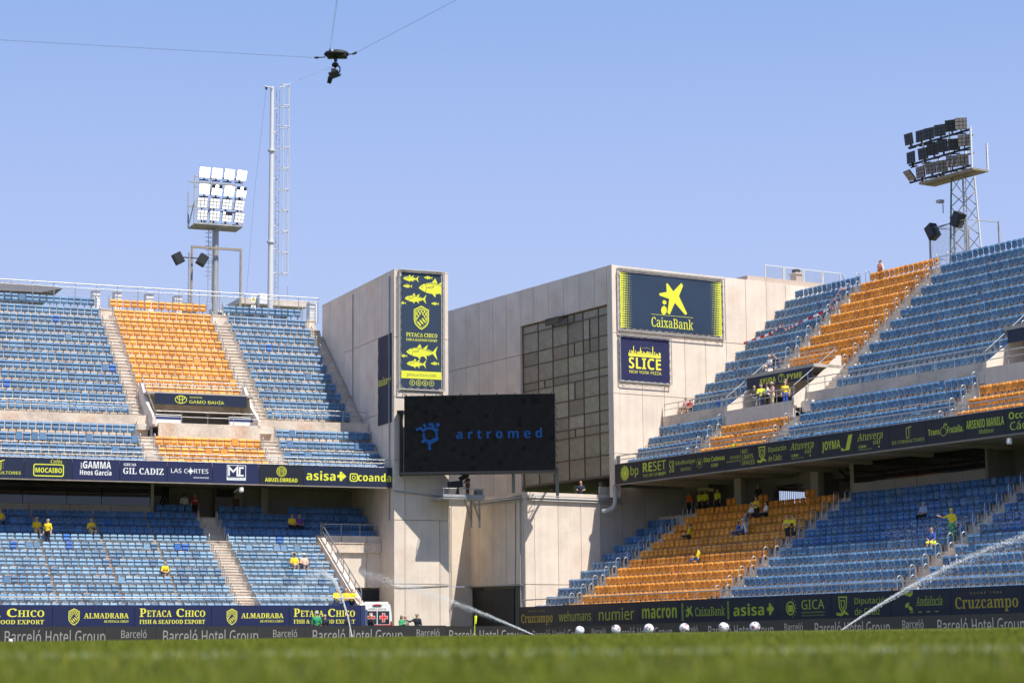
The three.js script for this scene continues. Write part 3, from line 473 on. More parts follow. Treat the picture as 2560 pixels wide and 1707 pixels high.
// ---------- podium with gate ----------
{
  const g = thing(R, 'podium_block', 'pale concrete podium block below the screen with pipes round its top', 'building', [-8, 3, GY]);
  part(g, 'core', BD(-12.4, -5.0, GY - .3, 10.6, .05, 14), M.joint);
  const dw = [-.25, .52, 2.41, 4.27, 5.86, 7.7, 9.6, 11.5, 13.6, 15.8];
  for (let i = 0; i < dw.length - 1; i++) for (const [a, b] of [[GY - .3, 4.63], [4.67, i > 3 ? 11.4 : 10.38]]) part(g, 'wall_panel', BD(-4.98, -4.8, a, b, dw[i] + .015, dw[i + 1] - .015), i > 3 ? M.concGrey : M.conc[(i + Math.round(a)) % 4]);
  part(g, 'parapet', BD(-5.1, -4.78, 10.40, 10.84, -.27, 6.6), M.conc[2]); part(g, 'parapet', BD(-12.6, -5.12, 10.40, 10.84, -.27, .05), M.conc[0]);
  const uw = [-12.6, -10.86, -9.04, -7.2, -5.42, -5.0];
  for (let i = 0; i < uw.length - 1; i++) part(g, 'wall_panel', BD(uw[i] + .015, uw[i + 1] - .015, 4.7, 10.38, -.25, .0), M.conc[(i + 1) % 4]);
  part(g, 'wall_panel', BD(-5.33, -5.0, GY - .3, 4.66, -.25, .0), M.concGrey);
  part(g, 'roof', BD(-12.4, -5.0, 10.3, 10.42, .06, 14), M.stair);
  part(g, 'door_leaf', BD(-12.5, -10.6, GY - .3, 4.55, -.12, -.05), M.black); part(g, 'door_leaf', BD(-10.55, -6.45, GY - .3, 4.45, -.16, -.05), mat([.03, .03, .033], { roughness: .7 })); part(g, 'door_leaf', BD(-6.4, -5.38, GY - .3, 4.6, -.1, -.05), mat([.09, .088, .088], { roughness: .7 }));
  for (let i = 0; i < 6; i++) part(g, 'door_slat', BD(-10.4, -9.1, 2.1 + i * .3, 2.16 + i * .3, -.2, -.17), M.black);
  for (const [y, r, dd] of [[10.45, .06, -.38], [10.28, .045, -.4], [10.6, .035, -.36]]) part(g, 'pipe', tube([[-11.9, dd, y + .05], [-8.8, dd, y], [-4.66 + (dd + .25), dd, y], [-4.64, dd + .15, y], [-4.64, 7.6, y - .02]], r), M.galv);
  for (const u of [-12.55, -5.25]) part(g, 'pipe', bar([u, -.34, u < -9 ? 4.7 : GY + 1.2], [u, -.34, 10.4], .05), M.galv); part(g, 'sill_pipe', bar([-12.5, -.32, 4.72], [-5.0, -.32, 4.62], .05), M.galv);
  part(g, 'cable', tube([[-5.9, -.3, 10.2], [-5.95, -.3, 7], [-6.05, -.3, 4.5], [-6.1, -.3, 1.2]], .02), M.black);
  lone(R, 'drain_pipe', 'fat grey drain pipe elbow beside the flower-logo panel', 'pipe', [-3.0, 5.8, 9.6], tube([[-3.0, 5.9, 11.3], [-3.0, 5.9, 10.2], [-3.1, 5.8, 9.85], [-3.5, 5.5, 9.65], [-3.7, 5.3, 9.6]], .16, 8, 14), M.galv);
}
// ---------- right stand, lower tier ----------
{
  const g = thing(R, 'lower_grandstand', 'lower concrete terrace of the right stand with the orange block', 'grandstand', [15, 0, GY]);
  part(g, 'front_wall', BD(-5.0, RUMAX, GY - .3, 3.05, -.56, -.45), M.concGrey);
  terrace(R, g, RL, -4.75, RUMAX, null, 12.3);
  part(g, 'walkway_slab', BD(-4.75, RUMAX, RL[12][1] - .3, RL[12][1] - .01, 11.9, 24), M.stair);
  for (const [a, b] of [[-.98, -.06], [14.76, 15.8], [30.66, 31.68]]) stairs(g, RL, a, b);
  const edges = [[-.98, 'left side of the left stairs'], [-.05, 'right side of the left stairs'], [14.75, 'left side of the middle stairs'], [15.82, 'right side of the middle stairs'], [30.64, 'left side of the right stairs'], [31.7, 'right side of the right stairs']];
  for (let k = 1; k < 12; k++) for (const [u, w] of edges) hoop(R, u, RL[k][0] - .3, RL[k][1], `steel hoop handrail, lower right stand, ${ordinals[k]} row, ${w}`);
  const bl = (u, k) => (k >= 6 ? (rnd() < .7 ? 'shadeBlue' : 'blue') : 'blue');  // most seats under the overhang get the blue that has shade in it
  RL.forEach(([d, y], k) => {
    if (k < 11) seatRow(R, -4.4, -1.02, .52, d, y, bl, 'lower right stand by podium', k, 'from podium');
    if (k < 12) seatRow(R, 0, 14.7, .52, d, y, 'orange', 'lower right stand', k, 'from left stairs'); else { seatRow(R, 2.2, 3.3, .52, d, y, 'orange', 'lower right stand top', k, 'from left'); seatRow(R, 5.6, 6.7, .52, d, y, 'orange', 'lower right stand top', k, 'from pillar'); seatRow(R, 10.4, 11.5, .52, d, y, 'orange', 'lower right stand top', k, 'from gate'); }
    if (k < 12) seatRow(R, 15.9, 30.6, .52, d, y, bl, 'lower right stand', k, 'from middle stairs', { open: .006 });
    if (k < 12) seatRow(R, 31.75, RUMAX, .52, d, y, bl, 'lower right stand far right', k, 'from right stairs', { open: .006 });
  });
  railing(R, 'long steel front rail above the right navy boards', [[-4.9, -.48, 3.05], [RUMAX, -.48, 3.05]], .55, { step: 3.3, r: .04 });
  // back of the tier
  const yb = RL[12][1] - .01;
  const h = thing(R, 'hospitality_box', 'glazed hospitality box at the back of the lower right stand', 'building', [20, 12.5, yb]);
  for (let i = 0; i < 6; i++) part(h, 'base_panel', BD(13.95 + i * 1.95, 13.95 + (i + 1) * 1.95 - .03, yb, 10.47, 12.4, 12.6), M.concGrey);
  for (let i = 0; i < 4; i++) part(h, 'window_pane', BD(13.98 + i * 2.92, 13.98 + (i + 1) * 2.92 - .04, 10.5, 11.75, 12.46, 12.5), M.glassDark);
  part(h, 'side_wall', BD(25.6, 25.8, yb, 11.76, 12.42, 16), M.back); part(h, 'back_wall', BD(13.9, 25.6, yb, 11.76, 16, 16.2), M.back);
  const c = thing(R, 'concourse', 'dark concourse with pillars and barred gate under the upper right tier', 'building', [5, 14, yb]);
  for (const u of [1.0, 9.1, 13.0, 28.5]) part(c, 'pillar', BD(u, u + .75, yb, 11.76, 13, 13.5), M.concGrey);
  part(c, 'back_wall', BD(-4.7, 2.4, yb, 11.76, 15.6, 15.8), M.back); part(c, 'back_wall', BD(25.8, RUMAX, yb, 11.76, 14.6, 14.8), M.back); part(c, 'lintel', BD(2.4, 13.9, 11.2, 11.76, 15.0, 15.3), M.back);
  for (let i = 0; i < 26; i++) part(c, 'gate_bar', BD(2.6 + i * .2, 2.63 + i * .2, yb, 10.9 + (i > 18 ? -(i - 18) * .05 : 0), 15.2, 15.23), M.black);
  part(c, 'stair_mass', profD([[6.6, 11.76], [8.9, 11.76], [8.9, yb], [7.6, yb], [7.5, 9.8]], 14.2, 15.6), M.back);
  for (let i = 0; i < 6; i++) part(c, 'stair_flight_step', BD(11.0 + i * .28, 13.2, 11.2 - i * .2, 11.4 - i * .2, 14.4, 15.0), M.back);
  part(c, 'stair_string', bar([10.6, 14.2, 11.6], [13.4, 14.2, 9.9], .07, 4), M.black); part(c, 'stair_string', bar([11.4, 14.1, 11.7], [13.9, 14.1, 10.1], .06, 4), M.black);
  const f = thing(R, 'street_facade', 'pale pink street facade seen through the barred gate', 'house', [9, 30, GY]);
  part(f, 'wall', BD(-4, 22, GY - .3, 13.2, 30, 33), mat([.42, .34, .30], { map: texConc })); for (let i = 0; i < 5; i++) part(f, 'window', BD(-2 + i * 4.6, -.8 + i * 4.6, 9.4, 11.2, 29.95, 30), M.glassDark);
}
// ---------- right stand, upper tier ----------
{
  const U0 = -3.12;
  const g = thing(R, 'upper_grandstand', 'steep upper concrete terrace of the right stand with orange blocks', 'grandstand', [15, 12, 11.7]);
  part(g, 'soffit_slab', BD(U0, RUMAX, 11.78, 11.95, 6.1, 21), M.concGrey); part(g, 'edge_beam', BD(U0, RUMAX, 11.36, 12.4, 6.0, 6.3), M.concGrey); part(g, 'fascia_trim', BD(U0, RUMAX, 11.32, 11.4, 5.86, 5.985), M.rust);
  for (let i = 0; i < 9; i++) part(g, 'soffit_rib', BD(U0 + 2 + i * 5.5, U0 + 2.4 + i * 5.5, 11.55, 11.775, 6.31, 20), M.concGrey);
  const hole = [[5.2, 12.42, [0, 1]], [29.1, 36.4, [0, 1]]];
  terrace(R, g, RU1, U0, RUMAX, null, 10.1);
  for (const [a, b] of [[U0, 5.2], [12.42, 29.1], [36.4, RUMAX]]) { part(g, 'walkway_wall', BD(a, b, 14.2, 16.28, 10.1, 10.3), M.step[0]); part(g, 'walkway_slab', BD(a, b, 16, 16.285, 10.3, 11.3), M.stair); }
  terrace(R, g, RU2, U0, RUMAX, hole, 22.8);
  part(g, 'top_ledge', BD(U0, RUMAX, 24.5, 25.26, 21.38, 22.8), M.step[1]); part(g, 'rear_wall', BD(U0, RUMAX, 9, 25.3, 22.82, 23.1), M.conc[1]);
  for (const [a, b] of [[5.25, 12.4], [29.15, 36.35]]) {
    part(g, 'entrance_floor', BD(a, b, 15.3, 15.45, 9.3, 15), M.stair); part(g, 'entrance_parapet', BD(a + .1, b - .1, 14.4, 15.75, 9.1, 9.3), M.conc[0]);
    part(g, 'entrance_back_wall', BD(a, b, 15.45, 18.2, 14.3, 14.6), M.concGrey); part(g, 'entrance_lintel', BD(a, b, 18.0, 18.2, 10.8, 13.6), M.concGrey);
    for (const u of [a - .02, b - .2]) part(g, 'entrance_cheek', profU([[9.1, 15.4], [9.1, 15.95], [10.9, 17.15], [12.9, 18.85], [13.1, 18.85], [13.1, 15.4]], u, u + .2), M.conc[2]);
  }
  for (const [a, b] of [[4.36, 5.2], [12.44, 13.42], [28.1, 29.1]]) { stairs(g, RU1, a, b); stairs(g, RU2, a, b, 0, 10); part(g, 'stair_step', BD(a, b, 15.0, 15.7, 9.7, 10.095), M.stair); part(g, 'stair_step', BD(a, b, 24.2, 24.75, 20.9, 21.37), M.stair); }
  const cols = [['blue', -2.87, 4.33, 'beside the bank banner', 'from left'], ['orange', 5.42, 12.25, 'left orange block', 'from left'], ['blue', 13.45, 28.05, 'middle', 'from left'], ['orange', 29.2, 36.2, 'right orange block', 'from left'], ['blue', 37.3, RUMAX, 'far right', 'from left']];
  RU1.forEach(([d, y], k) => { for (const [c, a, b, w, f] of cols) if (!(c === 'orange' && k > 2)) seatRow(R, a, b, .502, d, y, c, 'upper right front rows ' + w, k, f, { open: .02 }); });
  RU2.forEach(([d, y], k) => { for (const [c, a, b, w, f] of cols) if (!(c === 'orange' && k < 2)) seatRow(R, a, b, .502, d, y, c, 'upper right stand ' + w, k, f, { open: .01 }); });
  const aisles = [[4.36, 'left stairs, left side'], [5.36, 'left stairs, right side'], [12.36, 'middle stairs, left side'], [13.42, 'middle stairs, right side'], [28.12, 'right stairs, left side'], [29.12, 'right stairs, right side']];
  RU2.forEach(([d, y], k) => { for (const [u, w] of aisles) { if (k < 2 && (u === 5.36 || u === 12.36 || u === 29.12)) continue; if (u > 20 && k > 4) continue; hoop(R, u, d - .3, y, `steel hoop handrail, upper right stand, ${ordinals[k]} row, ${w}`); } });
  RU1.forEach(([d, y], k) => { for (const [u, w] of aisles) hoop(R, u, d - .3, y, `steel hoop handrail, upper right front rows, ${ordinals[k]} row, ${w}`); });
  railing(R, 'steel front rail above the upper right advertising panels', [[U0 + .1, 6.1, 12.4], [RUMAX, 6.1, 12.4]], .95, { rails: [1, .72, .42], step: 2.4, r: .04 });
  part(scene.children[scene.children.length - 1], 'end_plate', BD(U0 + .05, U0 + .45, 12.4, 13.35, 6.08, 6.14), M.galv);
  railing(R, 'steel walkway rail below the bank banner', [[U0 + .1, 10.2, 16.28], [5.1, 10.2, 16.28]], .85, { rails: [1, .55], step: 1.7, r: .035 });
  railing(R, 'steel walkway rail below the middle blue seats', [[12.5, 10.2, 16.28], [29.0, 10.2, 16.28]], .85, { rails: [1, .55], step: 1.7, r: .035 });
  for (const [a, b, w] of [[5.25, 12.4, 'left'], [29.15, 36.35, 'right']]) {
    railing(R, `steel balcony rail of the ${w} upper entrance`, [[a + .1, 9.2, 15.75], [b - .1, 9.2, 15.75]], .8, { rails: [1, .55], step: 1.7, r: .035 });
    railing(R, `steel guard rail over the ${w} upper entrance`, [[a + .1, 12.7, 18.6], [b - .1, 12.7, 18.6]], .8, { rails: [1, .66, .33], step: 1.3, r: .03 });
    for (const [u, s] of [[a + .08, 'left'], [b - .1, 'right']]) railing(R, `sloping steel rail on the ${s} cheek of the ${w} upper entrance`, [[u, 9.2, 16.2], [u, 12.7, 18.75]], .5, { step: 1.6, r: .024, m: M.galv });
    const q = thing(R, 'entrance_barrier', `blue and grey tarpaulin barrier inside the ${w} upper entrance`, 'barrier', [b - 2.2, 10.4, 15.45]); part(q, 'lower_band', BD(b - 2.3, b - .4, 15.5, 15.9, 10.4, 10.46), M.white); part(q, 'upper_band', BD(b - 2.3, b - .4, 15.92, 16.2, 10.39, 10.47), mat([.03, .05, .16])); part(q, 'top_rail', bar([b - 2.4, 10.43, 16.3], [b - .3, 10.43, 16.3], .03), M.steel); for (const u of [b - 2.35, b - .35]) part(q, 'post', bar([u, 10.43, 15.45], [u, 10.43, 16.3], .03), M.steel);
  }
  for (let i = 0; i < 12; i++) { const u = [-2.7, -.6, 1.6, 5.6, 7.7, 9.8, 13.7, 16.1, 18.5, 20.9, 23.3, 25.7][i]; lone(R, 'crowd_barrier', `low steel hoop barrier before the upper right front rows, ${ordinals[i]} from the left`, 'barrier', [u, 8.25, RU1[1][1]], tube([[u, 8.25, RU1[1][1] + .2], [u, 8.25, RU1[1][1] + 1.05], [u + 2, 8.25, RU1[1][1] + 1.05], [u + 2, 8.25, RU1[1][1] + .2]], .024), M.steel, 'low barriers of the upper right front rows'); }
  // warning tape
  const tapeTex = (() => { const c = document.createElement('canvas'); c.width = 256; c.height = 8; const x = c.getContext('2d'); x.fillStyle = '#f2f2f0'; x.fillRect(0, 0, 256, 8); x.fillStyle = '#c8172b'; for (let i = 0; i < 16; i++) x.fillRect(i * 16, 0, 8, 8); const t = new THREE.CanvasTexture(c); t.colorSpace = THREE.SRGBColorSpace; return t; })();
  const tm = mat([1, 1, 1], { map: tapeTex, side: THREE.DoubleSide, roughness: .5 });
  const ribbon = (pts) => { const p = [], uv = [], ix = []; pts.forEach(([u, d, y], i) => { p.push(u, y, -d, u, y + .17, -d); uv.push(i / (pts.length - 1), 0, i / (pts.length - 1), 1); if (i) { const k = i * 2; ix.push(k - 2, k, k - 1, k - 1, k, k + 1); } }); const g = new THREE.BufferGeometry(); g.setAttribute('position', new THREE.Float32BufferAttribute(p, 3)); g.setAttribute('uv', new THREE.Float32BufferAttribute(uv, 2)); g.setIndex(ix); g.computeVertexNormals(); return g; };
  const ry = (k) => RU2[k][1] + .9, rd = (k) => RU2[k][0] - .08;
  lone(R, 'warning_tape', 'red and white striped tape strung along the blue seats to the stairs', 'tape', [1, rd(7), ry(7)], [ribbon([[-2.9, rd(6), ry(6) - .25], [-1, rd(7), ry(7) - .55], [.4, rd(7), ry(7) - .1], [.7, rd(7), ry(7) - .5], [1.9, rd(7), ry(7) - .3], [4.3, rd(8), ry(8) - .3]]), ribbon([[4.3, rd(8), ry(8) - .1], [4.9, rd(8), ry(8) + .35], [5.4, rd(8), ry(8) + .1], [4.4, rd(8), ry(8) - .4], [5.3, rd(8), ry(8) - .2]]), ribbon([[4.3, rd(9) - .4, ry(8) + .4], [4.9, rd(9) - .3, ry(9) + .25], [5.2, rd(9), ry(9) + .35]])], tm);
  // fence and chimneys on the roof of the end building
  const f = thing(R, 'roof_fence', 'white framed mesh fence panels on the end building roof', 'fence', [-3.4, 22, 26.6]);
  for (let i = 0; i < 4; i++) { const d = 19.62 + i * 1.82; for (const dd of [d + .06, d + 1.76]) part(f, 'post', BD(-3.4, -3.32, 26.55, 27.95, dd - .03, dd + .03), M.white); part(f, 'rail', BD(-3.38, -3.34, 27.9, 27.95, d + .06, d + 1.76), M.white); part(f, 'rail', BD(-3.38, -3.34, 26.7, 26.74, d + .06, d + 1.76), M.white); const ws = []; for (let k = 1; k < 15; k++) ws.push(BD(-3.365, -3.355, 26.7, 27.9, d + .06 + k * .113, d + .068 + k * .113)); for (let k = 1; k < 8; k++) ws.push(BD(-3.366, -3.358, 26.72 + k * .15, 26.728 + k * .15, d + .06, d + 1.76)); part(f, 'wire_mesh', ws, M.galv).userData.kind = 'stuff'; }
  part(f, 'brace', bar([-3.36, 26.9, 27.9], [-3.36, 28.2, 26.4], .03), M.galv);
  const ch = thing(R, 'roof_chimney', 'pinkish plastered chimney behind the roof fence', 'chimney', [-5, 24, 26.6]); part(ch, 'stack', BD(-5.4, -4.7, 26.5, 27.85, 23.7, 24.3), mat([.60, .47, .40], { map: texConc })); part(ch, 'cap', BD(-5.5, -4.6, 27.85, 27.95, 23.6, 24.4), M.conc[2]); part(ch, 'cowl', BD(-5.3, -4.8, 27.95, 28.25, 23.8, 24.2), M.darkSteel);
  const vt = thing(R, 'roof_vent', 'short dark ventilation cowl on the roof edge', 'vent', [-5, 25.6, 26.6]); part(vt, 'pipe', bar([-5, 25.6, 26.5], [-5, 25.6, 27.1], .18, 8), M.galv); part(vt, 'cowl', bar([-5, 25.6, 27.1], [-5, 25.6, 27.25], .3, 8), M.darkSteel);
}
// ---------- printed faces ----------
const YEL = '#e9ea3c', YEL2 = '#f0ea4a', NAVY = '#16233f', NAVY2 = '#1a2450', DARKN = '#141a28', WHT = '#f3f3ef';
function art(w, h, px, bg, draw) {
  const c = document.createElement('canvas'); c.width = Math.round(w * px); c.height = Math.round(h * px); const x = c.getContext('2d');
  x.fillStyle = bg; x.fillRect(0, 0, c.width, c.height); x.save(); draw(x, c.width, c.height); x.restore();
  // faint print grain and streaks
  const R2 = rng(c.width * 31 + c.height + (art.n = (art.n || 0) + 1)); for (let i = 0; i < c.width * c.height / 900; i++) { x.fillStyle = R2() < .5 ? 'rgba(255,255,255,.02)' : 'rgba(0,0,0,.035)'; x.fillRect(R2() * c.width, R2() * c.height, 2 + R2() * 12, 1 + R2() * 22); }
  const t = new THREE.CanvasTexture(c); t.colorSpace = THREE.SRGBColorSpace; t.anisotropy = 8; return t;
}
function fit(x, W, H, s, font, x0, y0, x1, y1, col, italic) {
  x.save(); x.font = `${font.includes('bold') ? 'bold ' : ''}100px ${font.replace('bold ', '')}`; x.textBaseline = 'alphabetic'; const m = x.measureText(s), l = m.actualBoundingBoxLeft, w = m.actualBoundingBoxRight + l, a = m.actualBoundingBoxAscent, h = a + m.actualBoundingBoxDescent;
  x.translate(x0 * W, y0 * H); x.scale((x1 - x0) * W / w, (y1 - y0) * H / h); if (italic) x.transform(1, 0, -.22, 1, 0, 0); x.fillStyle = col; x.fillText(s, l, a); x.restore();
}
const circ = (x, cx, cy, r, col, lw) => { x.beginPath(); x.arc(cx, cy, r, 0, 7); if (lw) { x.lineWidth = lw; x.strokeStyle = col; x.stroke(); } else { x.fillStyle = col; x.fill(); } };
const poly = (x, pts, col, lw, open) => { x.beginPath(); pts.forEach(([a, b], i) => (i ? x.lineTo(a, b) : x.moveTo(a, b))); if (!open) x.closePath(); if (lw) { x.lineWidth = lw; x.strokeStyle = col; x.stroke(); } else { x.fillStyle = col; x.fill(); } };
const rrect = (x, a, b, w, h, r, col, lw) => { x.beginPath(); x.roundRect(a, b, w, h, r); if (lw) { x.lineWidth = lw; x.strokeStyle = col; x.stroke(); } else { x.fillStyle = col; x.fill(); } };
const SS = 'sans-serif', SB = 'bold sans-serif', RS = 'serif', RB = 'bold serif';
function fish(x, cx, cy, len, bg, col = YEL, dir = 1) {   // tuna facing left
  x.save(); x.translate(cx, cy); x.scale(len / 2 * dir, len / 2); x.fillStyle = col;
  x.beginPath(); x.moveTo(-1, .02); x.bezierCurveTo(-.7, -.36, -.1, -.34, .62, -.03); x.lineTo(.72, 0); x.lineTo(.62, .05); x.bezierCurveTo(0, .36, -.6, .34, -1, .02); x.fill();
  poly(x, [[.6, 0], [.98, -.42], [.84, -.02], [.95, .42]], col); poly(x, [[-.32, -.28], [-.14, -.5], [-.02, -.26]], col); poly(x, [[.05, -.24], [.36, -.46], [.24, -.14]], col); poly(x, [[.08, .22], [.3, .44], [.24, .14]], col); poly(x, [[-.3, .26], [-.14, .44], [-.1, .28]], col);
  for (let i = 0; i < 5; i++) { poly(x, [[.32 + i * .07, -.14 + i * .025], [.38 + i * .07, -.22 + i * .03], [.38 + i * .07, -.12 + i * .025]], col); poly(x, [[.32 + i * .07, .15 - i * .025], [.38 + i * .07, .23 - i * .03], [.38 + i * .07, .12 - i * .025]], col); }
  x.strokeStyle = bg; x.lineWidth = .022; x.beginPath(); x.arc(-.95, 0, .35, -.8, .8); x.stroke(); circ(x, -.82, -.04, .03, bg); poly(x, [[-.55, -.02], [-.2, -.12], [-.3, .0]], bg, .02); x.beginPath(); x.moveTo(-.7, -.2); x.bezierCurveTo(-.2, -.26, .2, -.16, .55, -.02); x.stroke();
  x.restore();
}
function shield(x, cx, cy, h, bg, col = YEL) {
  x.save(); x.translate(cx, cy); x.scale(h / 2, h / 2); const P = (s) => { x.beginPath(); x.moveTo(0, -s); x.lineTo(.66 * s, -.66 * s); x.lineTo(.66 * s, .2 * s); x.quadraticCurveTo(.6 * s, .7 * s, 0, s); x.quadraticCurveTo(-.6 * s, .7 * s, -.66 * s, .2 * s); x.lineTo(-.66 * s, -.66 * s); x.closePath(); };
  P(1); x.fillStyle = col; x.fill(); P(.88); x.fillStyle = bg; x.fill(); P(.78); x.strokeStyle = col; x.lineWidth = .05; x.stroke(); x.save(); P(.78); x.clip(); x.lineWidth = .06; for (let i = -6; i < 7; i++) { x.beginPath(); x.moveTo(i * .26 - .8, -1); x.lineTo(i * .26 + .4, 1); x.stroke(); x.beginPath(); x.moveTo(i * .26 + .8, -1); x.lineTo(i * .26 - .4, 1); x.stroke(); }
  poly(x, [[0, -.35], [.6, .55], [.4, 1], [-.4, 1], [-.6, .55]], bg); for (let i = 0; i < 3; i++) { x.save(); x.translate(-.2 + i * .2, .5 - i * .14); x.rotate(.85); x.beginPath(); x.ellipse(0, 0, .26, .07, 0, 0, 7); x.fillStyle = col; x.fill(); x.restore(); } x.restore(); x.restore();
}
const asisa = (x, W, H, c = YEL, m = .12) => { fit(x, W, H, 'asisa', SB, m, .26, .72, .74, c); const s = H * .23, cx = W * .855, cy = H * .5; x.fillStyle = c; x.fillRect(cx - s * .95, cy - s * .3, s * 1.3, s * .6); x.fillRect(cx - s * .38, cy - s, s * .6, s * 2); poly(x, [[cx + s * .3, cy - s * .75], [cx + s * 1.15, cy], [cx + s * .3, cy + s * .75]], c); };
const caixaStar = (x, cx, cy, s, c) => { x.save(); x.translate(cx, cy); x.scale(s, s); poly(x, [[-1, -.25], [-.45, -.38], [-.48, -.85], [-.38, -.9], [.02, -.45], [.62, -1], [.75, -.85], [.42, -.2], [1, .8], [.85, .88], [.12, .22], [-.25, .95], [-.42, .85], [-.28, .02], [-.95, -.12]], c); x.beginPath(); x.ellipse(-.62, .25, .14, .13, 0, 0, 7); x.ellipse(-.66, .72, .2, .26, .2, 0, 7); x.fill(); x.restore(); };
const cadiz = (x, W, H, c) => { x.save(); x.translate(W * .2, H * .5); const s = H * .36; x.scale(s, s); poly(x, [[-.6, -.95], [.6, -.95], [.5, .1], [0, .75], [-.5, .1]], c, .16); poly(x, [[-.28, -.6], [.28, -.6], [.2, 0], [0, .3], [-.2, 0]], c, .12); poly(x, [[-1, .6], [-.3, .7], [.1, .35], [.8, .75], [.8, .95], [.2, .75], [-.2, 1], [-1, .9]], c); x.restore(); fit(x, W, H, 'Diputación', SS, .40, .2, .97, .5, c); fit(x, W, H, 'de Cádiz', SS, .40, .58, .82, .84, c); };
const dsc = (x, W, H, c) => { rrect(x, W * .46, H * .2, W * .07, H * .42, 8, c, H * .035); poly(x, [[W * .5, H * .22], [W * .6, H * .16]], c, H * .05, true); for (let i = 0; i < 4; i++) circ(x, W * .575, H * (.3 + i * .08), H * .014, c); fit(x, W, H, 'DS CONSULTORES', SS, .06, .68, .94, .82, c); };
const cruz = (x, W, H, c) => { fit(x, W, H, 'D E S D E   1 9 0 4', SS, .28, .17, .72, .25, c); fit(x, W, H, 'Cruzcampo', RB, .06, .32, .94, .86, c); };
const atuv = (x, W, H, c) => { fit(x, W, H, 'Atuvera', RS, .12, .16, .84, .48, c, true); fit(x, W, H, 'oil', RS, .56, .48, .76, .7, c, true); fit(x, W, H, 'CBD', SB, .12, .68, .34, .79, c); fit(x, W, H, 'atuveraoil.com/', SS, .12, .83, .5, .89, c); circ(x, W * .7, H * .82, H * .045, c); };

